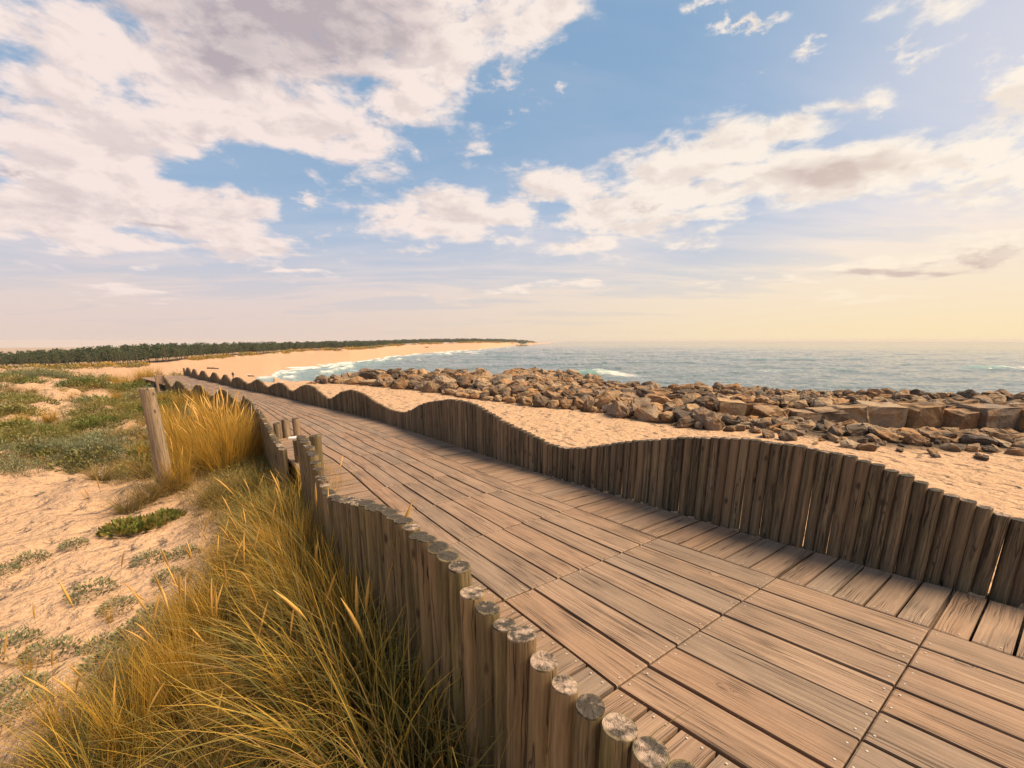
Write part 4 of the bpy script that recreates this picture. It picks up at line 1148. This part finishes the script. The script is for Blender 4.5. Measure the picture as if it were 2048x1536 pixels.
    # dark bush on the shoulder of the dune
    q = leafy(900, .9, .6, .12, 99, .6)
    me = mesh_np('dark_bush', q[0], q[1], [M['fresh']], False, dict(h=q[2] * .5, tone=q[3] * .4))
    r_, t_ = 27.5, R_(-38.6); x_, y_ = r_ * math.sin(t_), r_ * math.cos(t_)
    tag(obj('dark_bush', me, None, (x_, y_, tz(x_, y_) - .1), (0, 0, 0), (1.5, 1, .8)), 'dark green bush on the dune shoulder beside the beach', 'bush')

# ------------------------------------------------------------------ pines
def pine_parts(seed, N=420):
    rg = np.random.default_rng(seed)
    # crown: clumps of needle tufts on short limbs; unit tree height 1
    nb = 17; Vs, hs, ts = [], [], []
    for b in range(nb):
        z = .38 + .58 * (b / nb) + rg.uniform(-.03, .03); k = math.sin(min(1, max(.12, (1.06 - z) / .62)) * math.pi * .55)
        a = rg.uniform(0, 6.28); R0 = .24 * k * rg.uniform(.5, 1.15)
        cx, cy = R0 * math.cos(a), R0 * math.sin(a); sz = rg.uniform(.06, .12) * (.6 + .5 * k)
        n = N // nb
        p = rg.normal(size=(n, 3)); p /= np.linalg.norm(p, axis=1)[:, None]; p *= (rg.random(n) ** .4)[:, None]
        p = p * np.array([sz * 1.25, sz * 1.25, sz * .75]) + np.array([cx, cy, z])
        d = rg.normal(size=(n, 3)) + np.array([0, 0, .5]); d /= np.linalg.norm(d, axis=1)[:, None]
        s = np.cross(d, rg.normal(size=(n, 3))); s /= np.linalg.norm(s, axis=1)[:, None]
        L = rg.uniform(.03, .055, n)[:, None]
        Vs.append(np.stack([p - d * L * .5, p + s * L * .3, p + d * L * .6, p - s * L * .3], 1).reshape(-1, 3))
        hs.append(np.repeat(np.clip(rg.random(n), 0, 1), 4)); ts.append(np.repeat(rg.random(n), 4))
    V = np.vstack(Vs); crown = (V, np.arange(len(V)).reshape(-1, 4), np.concatenate(hs), np.concatenate(ts))
    # trunk and limbs
    TV, TF = [], []
    def tube(p0, p1, r0, r1):
        i0 = len(TV); d = (Vector(p1) - Vector(p0)).normalized(); u = d.orthogonal().normalized(); w = d.cross(u)
        for p, r in ((p0, r0), (p1, r1)):
            for k in range(5):
                a = k / 5 * 6.283; TV.append(tuple(Vector(p) + (u * math.cos(a) + w * math.sin(a)) * r))
        for k in range(5): TF.append([i0 + k, i0 + (k + 1) % 5, i0 + 5 + (k + 1) % 5, i0 + 5 + k])
    bx, by = rg.uniform(-.03, .03, 2)
    tube((0, 0, -.05), (bx, by, .5), .022, .016); tube((bx, by, .5), (bx * 1.3, by, .95), .016, .004)
    for _ in range(7):
        z = rg.uniform(.35, .8); a = rg.uniform(0, 6.28); tube((bx, by, z), (bx + .17 * math.cos(a), by + .17 * math.sin(a), z + .1), .007, .002)
    return crown, (np.array(TV), TF)

def build_pines():
    pr = [pine_parts(600 + i) for i in range(6)]
    cm = [mesh_np('pine_crown', c[0], c[1], [M['needle']], False, dict(h=c[2], tone=c[3])) for c, _ in pr]
    tm = [mesh_np('pine_trunk', t[0], t[1], [M['bark']], True) for _, t in pr]
    E = np.array(EDGE); T = np.array(TOPS)
    def hgt(th, r, x, y):
        return 1.6 + r * math.tan(R_(float(np.interp(th, T[:, 0], T[:, 1])))) - tz(x, y)
    n = 0; rq = random.Random(21); spots = []
    while n < 240:
        th = rq.uniform(-52, -22); fr = rq.random()
        re_ = float(np.interp(th, E[:, 0], E[:, 1])); r = re_ + 2 + fr * 26
        x, y = r * math.sin(R_(th)), r * math.cos(R_(th))
        if any((x - a) ** 2 + (y - b) ** 2 < 2.0 for a, b in spots): continue
        spots.append((x, y)); n += 1
        h = hgt(th, r, x, y) * (rq.uniform(.72, 1.0) if rq.random() < .8 else rq.uniform(1.0, 1.15))
        h = max(2.4, h)
        z = tz(x, y); k = rq.randrange(6)
        root = empty('pine_tree', (x, y, z), rq.uniform(0, 6.28))
        w = rq.uniform(.8, 1.15)
        obj('crown', cm[k], root, (0, 0, 0), (0, 0, 0), (h * w, h * w, h)); obj('trunk', tm[k], root, (0, 0, 0), (0, 0, 0), (h, h, h))
        tag(root, 'dark green pine at the front of the wood behind the beach', 'tree', 'pines at the front of the wood')
    # the far wood that reads as one mass
    Vs, Fs, Hs, Ts = [], [], [], []; m = 0
    TV, TF = [], []
    def addp(x, y, z, h, w, k, sub=1):
        nonlocal m
        c, _ = pr[k]; V = c[0]; nq = len(V) // 4
        sel = np.arange(0, nq, sub); idx = (sel[:, None] * 4 + np.arange(4)).ravel()
        a = rq.uniform(0, 6.28); ca, sa = math.cos(a), math.sin(a); q = V[idx]
        if sub > 1:
            cc = q.reshape(-1, 4, 3); mid = cc.mean(1, keepdims=True); q = (mid + (cc - mid) * math.sqrt(sub) * 1.1).reshape(-1, 3)
        W = np.stack([(q[:, 0] * ca - q[:, 1] * sa) * h * w + x, (q[:, 0] * sa + q[:, 1] * ca) * h * w + y, q[:, 2] * h + z], 1)
        Vs.append(W); Fs.append(np.arange(len(W)).reshape(-1, 4) + m); Hs.append(c[2][idx]); Ts.append(c[3][idx]); m += len(W)
    for i in range(4200):
        th = rq.uniform(-52, 2.6); fr = rq.random() ** .8
        re_ = float(np.interp(th, E[:, 0], E[:, 1])); r = re_ * (1 + .02 + .16 * fr) + 3
        if th < -22 and r < re_ + 14: continue
        x, y = r * math.sin(R_(th)), r * math.cos(R_(th)); z = tz(x, y)
        h = hgt(th, r, x, y) * (rq.uniform(.62, .98) if rq.random() < .88 else rq.uniform(1.0, 1.16))
        if h < 1.5: continue
        h = min(h, 9)
        addp(x, y, z, h, rq.uniform(.9, 1.3) * (1 if r < 260 else 1.5), rq.randrange(6), 3)
    me = mesh_np('pine_wood', np.vstack(Vs), np.vstack(Fs), [M['needle']], False, dict(h=np.concatenate(Hs), tone=np.concatenate(Ts)))
    tag(obj('pine_forest', me), 'distant pine wood running along the back of the beach', 'forest', None, 'stuff')
    # dune scrub along the foot of the wood
    tmp = [leafy(60, 1.0, .6, .3, 700 + i) for i in range(3)]
    S, S2 = [], []
    for i in range(1500):
        th = rq.uniform(-50, 3); re_ = float(np.interp(th, E[:, 0], E[:, 1])); r = re_ * (1 + rq.gauss(0, .012)) - 1
        x, y = r * math.sin(R_(th)), r * math.cos(R_(th))
        if fbm(np.array([th * 1.1]), np.array([3.]), 3)[0] + rq.uniform(-.3, .3) < 0: continue
        (S if rq.random() < .5 else S2).append((x, y, tz(x, y) - .1, rq.uniform(.5, 1.3) * (1 + r / 400), rq.uniform(0, 6), rq.randrange(3), rq.random() * .4))
    merged('dune_scrub', tmp, S, 'gold', 'golden scrub along the top of the beach', 'scrub'); merged('dark_scrub', tmp, S2, 'cover', 'dark scrub along the top of the beach', 'scrub')

# ------------------------------------------------------------------ little things far off
def build_person():
    x, y = -67.4, 110.0; z = tz(x, y)
    def skin(name, pts, edges, rad, mat, parent, sub=1):
        me = bpy.data.meshes.new(name); me.from_pydata(pts, edges, []); me.materials.append(mat)
        o = obj(name, me, parent)
        s = o.modifiers.new('skin', 'SKIN'); s.use_smooth_shade = True
        for v, r in zip(me.skin_vertices[0].data, rad): v.radius = r if isinstance(r, tuple) else (r, r)
        me.skin_vertices[0].data[0].use_root = True
        m_ = o.modifiers.new('sub', 'SUBSURF'); m_.levels = m_.render_levels = sub
        return o
    skinm = m_plain('skin', (.42, .24, .16), .6, .1); coat = m_plain('dark_jacket', (.030, .018, .028), .8, .2); jeans = m_plain('dark_trousers', (.035, .035, .055), .85, .2); hair = m_plain('dark_hair', (.02, .013, .01), .6, .2)
    pts = [(0, 0, .95), (0, 0, 1.15), (0, 0, 1.38), (0, 0, 1.50), (0, 0, 1.58), (0, 0, 1.70),
           (-.10, 0, .90), (-.11, -.06, .50), (-.11, -.02, .08), (-.11, -.14, .03),
           (.10, 0, .90), (.11, .10, .50), (.11, .20, .10), (.11, .08, .04),
           (-.20, 0, 1.40), (-.25, .03, 1.12), (-.23, -.10, .88), (-.23, -.15, .80),
           (.20, 0, 1.40), (.25, -.02, 1.12), (.24, -.14, .90), (.24, -.20, .83)]
    ed = [(0, 1), (1, 2), (2, 3), (3, 4), (4, 5), (0, 6), (6, 7), (7, 8), (8, 9), (0, 10), (10, 11), (11, 12), (12, 13), (2, 14), (14, 15), (15, 16), (16, 17), (2, 18), (18, 19), (19, 20), (20, 21)]
    rad = [(.15, .11), (.14, .10), (.15, .10), .055, (.085, .095), (.07, .085), .09, .065, .045, .035, .09, .065, .045, .035, .06, .047, .035, .03, .06, .047, .035, .03]
    root = skin('person', pts, ed, rad, jeans, None)
    root.location = (x, y, z); root.rotation_euler = (0, 0, R_(70))
    tag(root, 'person in a dark jacket walking on the beach beyond the palisade', 'person')
    skin('jacket', [(0, 0, .85), (0, 0, 1.1), (0, 0, 1.40), (-.2, 0, 1.41), (-.25, .03, 1.12), (-.235, -.08, .92), (.2, 0, 1.41), (.25, -.02, 1.12), (.24, -.12, .93)],
         [(0, 1), (1, 2), (2, 3), (3, 4), (4, 5), (2, 6), (6, 7), (7, 8)], [(.18, .14), (.165, .125), (.17, .12), .075, .062, .052, .075, .062, .052], coat, root)
    skin('face', [(0, -.03, 1.56), (0, -.035, 1.66)], [(0, 1)], [(.07, .075), (.075, .08)], skinm, root)
    skin('hair', [(0, .02, 1.60), (0, .015, 1.72)], [(0, 1)], [(.085, .09), (.085, .09)], hair, root)

def build_small():
    red = m_plain('red_paint', (.45, .03, .02), .5, .15); dark = m_plain('black_rubber', (.03, .03, .03), .7, .2)
    x, y = -78.2, 422.4; z = tz(x, y)
    root = empty('rowing_boat', (x, y, z), .1)
    tag(root, 'tiny red boat with a raised stern lying far off on the beach', 'boat')
    V, F = [], []
    n = 9
    for i in range(n):
        t = i / (n - 1); xx = -1.6 + 3.2 * t; w = .62 * math.sin(min(1, (t + .12) * 1.0) ** .6 * math.pi * .62 + .35) if t < .95 else .55
        w = .65 * (1 - (1 - t) ** 3 * .95); s = .22 * (1 - t) ** 2
        for (yy, zz) in ((-w, .62 + s), (-w * .75, .15 + s * .6), (0, 0 + s * .3), (w * .75, .15 + s * .6), (w, .62 + s), (w * .85, .60 + s), (w * .6, .22 + s * .6), (0, .12 + s * .4), (-w * .6, .22 + s * .6), (-w * .85, .60 + s)):
            V.append((xx, yy, zz))
    k = 10
    for i in range(n - 1):
        for j in range(k): F.append([i * k + j, i * k + (j + 1) % k, (i + 1) * k + (j + 1) % k, (i + 1) * k + j])
    F.append(list(range(k))); F.append(list(range((n - 1) * k, n * k))[::-1])
    obj('hull', mesh_np('hull', V, F, [red], True), root)
    bm = bmesh.new(); box_mesh(bm, 1.3, 1.65, -.25, .25, .3, 1.6); bmesh.ops.bevel(bm, geom=bm.edges[:], offset=.07, segments=2, affect='EDGES')
    me = bpy.data.meshes.new('raised_stern'); bm.to_mesh(me); bm.free(); me.materials.append(red); obj('raised_stern', me, root)
    # driftwood
    def drift(x, y, L, r, lab, rz=0, mat='bark', cat='driftwood', zo=0, taper=.4, bend=.15):
        V, F = [], []; n = 10; s = 8
        for i in range(n):
            t = i / (n - 1); rr = r * (1 - (1 - taper) * t) * (1 + .25 * mnoise.noise(Vector((t * 7, x, y))))
            for j in range(s):
                a = j / s * 6.283
                V.append((L * (t - .5), rr * math.cos(a) + bend * L * math.sin(t * 3) * .5, rr * math.sin(a) + rr * .6))
        for i in range(n - 1):
            for j in range(s): F.append([i * s + j, i * s + (j + 1) % s, (i + 1) * s + (j + 1) % s, (i + 1) * s + j])
        F.append(list(range(s))[::-1]); F.append(list(range((n - 1) * s, n * s)))
        o = obj('driftwood', mesh_np('driftwood', V, F, [M[mat] if isinstance(mat, str) else mat], True), None, (x, y, tz(x, y) + zo), (0, 0, rz)); tag(o, lab, cat)
    drift(-88.5, 135.3, 3.0, .35, 'dark driftwood log on the beach up the sand from the walking person', .2)
    drift(-68.2, 119.0, 1.5, .3, 'small dark driftwood lump right of the walking person', .5)
    pale = m_plain('bleached_wood', (.5, .44, .4), .8, .2, 30)
    drift(-3.33, 2.62, .16, .006, 'thin bleached curved twig on the sand by the lower left plants', 1.9, pale, 'twig', 0, .5, .7)
    # pebbles and shells
    pm = [rock_mesh('pebble', 800 + i) for i in range(3)]
    k = 0
    for (a, b) in ((-5.45, 5.1), (-2.6, 2.75), (-2.9, 3.1), (-3.1, 2.5), (-2.75, 3.6), (-3.6, 3.2), (-3.9, 4.0), (-3.2, 3.05), (-2.35, 2.5)):
        o = obj('pebble', pm[k % 3], None, (a, b, tz(a, b) + .004), (random.random(), 0, random.random() * 6), (.03, .026, .022)); k += 1
        tag(o, 'small pebble lying on the dune sand among the herbs', 'pebble', 'pebbles on the dune sand')

# ------------------------------------------------------------------ sky and light
CLOUDS = [(-19.0, 29.1, 20.96, 4.84, 8.3, 1), (-7.7, 27.3, 8.99, 3.92, 23.1, 0.9), (-28.7, 22.1, 14.13, 4.04, -4.2, 1), (-40.5, 15.8, 8.3, 4.79, 12.6, 1), (-37.7, 22.4, 6.63, 2.64, 15.2, 0.8), (-34.9, 12.7, 9.79, 3.16, -11.5, 1), (-42.6, 11.0, 6.66, 2.53, 9.8, 1), (-30.7, 11.1, 6.5, 2.53, -3.6, 1), (-38.4, 8.9, 7.26, 1.71, 1.9, 0.9), (4.0, 30.5, 6.82, 1.42, 23.2, 0.9), (-2.4, 25.2, 4.35, 1.91, 0.9, 0.8), (-29.7, 8.7, 8.5, 0.95, 4.9, 0.8), (-42.4, 22.4, 1.83, 1.84, 17.8, 0.5), (-22.3, 14.2, 2.08, 1.29, 25.6, 0.45), (-6.9, 13.7, 9.43, 2.18, 1.6, 1), (16.9, 16.5, 9.94, 2.72, 10.3, 1), (23.5, 19.0, 9.02, 1.98, 4.4, 1), (12.1, 17.8, 5.98, 1.8, 21.4, 0.8), (8.4, 14.9, 7.34, 1.93, -12.1, 0.95), (14.0, 12.5, 7.14, 1.49, -8.0, 0.8), (20.8, 13.4, 7.1, 1.13, 0.1, 0.7), (10.2, 10.6, 9.12, 1.55, -1.9, 0.75), (33.7, 15.6, 9.93, 1.53, -1.8, 0.9), (29.0, 14.5, 8.82, 1.13, 0.3, 0.8), (43.6, 13.9, 3.64, 2.18, 17.5, 1), (44.4, 18.0, 1.74, 2.97, -16.1, 0.9), (45.1, 12.0, 2.03, 1.28, -11.5, 0.9), (22.9, 27.6, 3.43, 0.43, -4.8, 0.6), (17.8, 28.5, 1.07, 0.53, -7.7, 0.45), (19.9, 29.5, 2.82, 0.57, -8.8, 0.6), (25.6, 23.9, 2.24, 0.4, 14.9, 0.5), (28.9, 25.0, 1.76, 0.51, 8.1, 0.45), (37.8, 25.4, 4.11, 0.73, -16.7, 0.6), (36.8, 22.4, 3.21, 1.0, -4.8, 0.5), (42.0, 20.8, 2.49, 1.42, 3.4, 0.5), (44.7, 7.1, 3.3, 1.35, -2.0, 0.85), (38.9, 6.3, 6.88, 1.06, -5.0, 0.8), (31.1, 5.9, 7.92, 0.63, -3.5, 0.6), (37.5, 3.8, 6.1, 0.56, -2.9, 0.5), (-10.8, 19.7, 1.95, 0.3, 13.4, 0.45), (5.1, 25.4, 0.97, 0.83, -2.0, 0.35), (-25.8, 6.6, 6.79, 0.61, 3.1, 0.5), (-39.5, 4.1, 6.47, 0.72, 3.4, 0.5), (1.6, 5.9, 13.23, 0.68, 2.8, 0.45)]
DARKS = [(-21.4, 27.8, 13.97, 3.15, 4.2, 1), (-27.0, 24.8, 7.39, 2.08, 11.0, 0.7), (-44.8, 13.1, 2.63, 0.8, 12.4, 0.6), (-30.4, 19.1, 6.73, 1.17, 0.3, 0.35), (33.4, 15.5, 6.81, 0.81, -1.6, 0.8), (45.2, 6.7, 3.25, 0.95, -6.7, 1), (38.9, 6.1, 6.16, 0.62, -4.9, 0.9), (15.5, 14.1, 4.3, 0.67, -3.8, 0.6), (5.6, 11.8, 6.38, 0.62, -1.1, 0.3), (-36.3, 10.8, 7.62, 0.85, 7.7, 0.35)]
SUN_AZ, SUN_EL = 88.0, 52.0
EXPO = .68
def build_world():
    w = bpy.data.worlds.new('World'); SC.world = w; w.use_nodes = True
    t = NT(w.node_tree)
    out = t.add('ShaderNodeOutputWorld'); bg = t.add('ShaderNodeBackground'); t.l.new(bg.outputs[0], out.inputs[0])
    K = .1
    t.set(bg, 'Strength', K)
    sky = t.add('ShaderNodeTexSky', sky_type='NISHITA'); sky.sun_disc = False
    sky.sun_elevation = R_(SUN_EL); sky.sun_rotation = R_(SUN_AZ); sky.air_density = 1.0; sky.dust_density = 2.0; sky.ozone_density = 1.5
    d = t.add('ShaderNodeTexCoord').outputs['Generated']
    s = t.sep(d)
    t.l.new(t.xyz(s[0], s[1], t.math('MAXIMUM', s[2], .004)), sky.inputs[0])
    el = t.math('MULTIPLY', t.math('ARCSINE', s[2]), 57.2958); az = t.math('MULTIPLY', t.math('ARCTAN2', s[0], s[1]), 57.2958)
    ae = t.xyz(az, el, 0)
    # cloud layer coordinates: where the ray meets a flat layer overhead
    den = t.math('ADD', t.math('MAXIMUM', s[2], 0.0), .10)
    pl = t.xyz(t.math('DIVIDE', s[0], den), t.math('DIVIDE', s[1], den), 0)
    wn = t.noise(pl, 1.5, 3, .5, out='Color')
    aew = t.vadd(ae, t.vscale(t.vadd(wn, (-.5, -.5, -.5)), 5.0))
    aes = t.vadd(ae, t.vscale(t.vadd(t.noise(t.map(ae, sc=(.5, .9, 1)), 1.0, 4, .6, out='Color'), (-.5, -.5, -.5)), 3.2))
    def field(bl, base):
        cur = None
        for (a, e, ra, re_, rot, wt) in bl:
            if max(ra, re_) < 4.2 and bl is CLOUDS: ra, re_, wt = ra * 1.5, re_ * 1.9, wt * .62
            v = t.map(aew if ra > 5.5 else aes, loc=(a, e, 0), rot=(0, 0, R_(rot)), sc=(ra * 1.2, re_ * 1.25, 1), typ='TEXTURE')
            ln = t.add('ShaderNodeVectorMath', operation='LENGTH'); t.l.new(v, ln.inputs[0])
            f = t.math('MULTIPLY_ADD', ln.outputs['Value'], -.62 * 1.0, .62 * wt + .12 * (1 - wt) * 0)
            f = t.math('ADD', t.math('MINIMUM', f, .75 * wt), .09 if ra > 5 else 0.0)
            cur = f if cur is None else t.math('MAXIMUM', cur, f)
        return t.math('MAXIMUM', cur, base)
    mask = field(CLOUDS, -.9)
    dk = field(DARKS, -.6)
    def tex(v):
        n1 = t.noise(v, 3.2, 9, .62, .25)
        return n1
    n_a = tex(pl)
    puff = t.noise(t.map(ae, sc=(.16, .34, 1)), 1.0, 7, .6, .3)
    nn = t.math('ADD', t.math('MULTIPLY', n_a, .45), t.math('MULTIPLY', puff, .55))
    dens = t.math('MULTIPLY_ADD', t.math('SUBTRACT', nn, .5), 2.6, mask)
    cov = t.rng(dens, -.10, .30, 0, 1, True)
    # same puff field looked at a little sunward and upward: light side and shade side of each billow
    puff2 = t.noise(t.map(t.vadd(ae, (1.3, .9, 0)), sc=(.16, .34, 1)), 1.0, 5, .6, .3)
    rel = t.rng(t.math('SUBTRACT', puff, puff2), -.10, .10, 0, 1)
    thick = t.rng(dens, .05, .95, 0, 1, True)
    shade = t.math('ADD', t.math('MULTIPLY', thick, .32), t.math('MULTIPLY', t.rng(dk, -.05, .45, 0, 1, True), .75))
    shade = t.math('ADD', shade, t.math('MULTIPLY', t.math('SUBTRACT', .5, rel), .55))
    shade = t.math('MINIMUM', t.math('MAXIMUM', shade, 0.0), 1.0)
    # warmth grows toward the sun's side and toward the horizon
    east = t.rng(az, -35, 50, 0, 1, True)
    low = t.rng(el, 0, 14, 1, 0, True)
    lit = t.mix(east, (.95, .80, .745), (1.0, .90, .78))
    lit = t.mix(t.math('MULTIPLY', low, t.math('MULTIPLY', east, .6)), lit, (1.0, .80, .52))
    shd = t.mix(east, (.49, .42, .45), (.70, .56, .49))
    ccol = t.mix(shade, lit, shd)
    # clear sky and the thin veil
    veiln = t.noise(t.map(pl, rot=(0, 0, .5), sc=(.35, .9, 1)), 1.3, 5, .6, .4)
    lowv = t.rng(el, -1.0, 17, 1, 0, True)
    hz = t.mix(east, (.80, .635, .56), (.99, .77, .46))
    hzm = t.mix(t.rng(az, -20, 25, 0, 1, True), hz, t.mix(east, (.80, .66, .58), (1.0, .80, .50)))
    veil = t.mix(t.rng(el, 1, 14, 0, 1), hzm, t.mix(east, (.74, .72, .80), (.95, .85, .84)))
    vf = t.math('ADD', t.math('MULTIPLY', lowv, .95), t.math('MULTIPLY', t.rng(veiln, .42, .68, 0, .65), t.rng(el, 5, 18, 1, .25)))
    vf = t.math('ADD', vf, t.math('MULTIPLY', t.rng(az, 15, 58, 0, .62, True), 1.0))
    vf = t.math('MINIMUM', vf, .96)
    skyc = t.vscale(sky.outputs[0], K)
    blue = t.mix(.72, skyc, t.mix(t.rng(el, 8, 30, 0, 1), (.38, .54, .75), (.27, .45, .67)))
    base = t.mix(vf, blue, veil)
    col = t.mix(t.math('MULTIPLY', cov, t.rng(el, .3, 6, .25, .97)), base, ccol)
    t.set(bg, 'Color', t.vscale(col, 1 / K / 2 ** EXPO))
    try:
        w.cycles.sampling_method = 'MANUAL'; w.cycles.sample_map_resolution = 512
    except Exception: pass
    L = bpy.data.lights.new('sun', 'SUN'); L.energy = 5.0; L.angle = R_(32); L.color = (1.0, .79, .53)
    o = bpy.data.objects.new('sun', L); COL.objects.link(o)
    dv = Vector((math.sin(R_(SUN_AZ)) * math.cos(R_(SUN_EL)), math.cos(R_(SUN_AZ)) * math.cos(R_(SUN_EL)), math.sin(R_(SUN_EL))))
    o.rotation_euler = dv.to_track_quat('Z', 'Y').to_euler()

def build_camera():
    cd = bpy.data.cameras.new('camera'); o = bpy.data.objects.new('camera', cd); COL.objects.link(o)
    cd.sensor_width = 36; cd.lens = 900 / 2048 * 36
    cd.clip_end = 30000; cd.clip_start = .05
    o.location = (0, 0, 1.6); o.rotation_euler = (R_(90 - 14), 0, 0)
    # a shifted lens: the axis looks 14 degrees down, the frame is raised
    cy = 681 + 900 * math.tan(R_(14))
    cd.shift_y = (cy - 768) / 2048
    SC.camera = o

def build_haze():
    m = bpy.data.materials.new('sea_haze'); m.use_nodes = True; t = NT(m.node_tree)
    out = t.add('ShaderNodeOutputMaterial'); v = t.add('ShaderNodeVolumePrincipled')
    t.set(v, 'Color', (.88, .78, .73, 1)); t.set(v, 'Density', HAZE); t.set(v, 'Anisotropy', 0.0)
    t.l.new(v.outputs[0], out.inputs[1])
    bm = bmesh.new(); box_mesh(bm, -5200, 5200, -5200, 5200, -152, 5.5)
    me = bpy.data.meshes.new('haze'); bm.to_mesh(me); bm.free(); me.materials.append(m)
    tag(obj('haze', me), 'thin warm sea haze in the air over beach and water', 'haze', None, 'stuff')
HAZE = .00019

M['paper'] = m_plain('white_paper', (.75, .70, .64), .7, .05)
build_camera(); build_world(); build_terrain(); build_sea(); build_boardwalk(); build_fences(); build_gap(); build_log(); build_gate()
build_rocks(); build_haze(); build_grass(); build_cover(); build_pines(); build_person(); build_small()
SC.view_settings.view_transform = 'Standard'; SC.view_settings.look = 'None'; SC.view_settings.exposure = EXPO; SC.view_settings.gamma = 1
SC.cycles.max_bounces = 6; SC.cycles.transparent_max_bounces = 6
SC.cycles.use_denoising = True
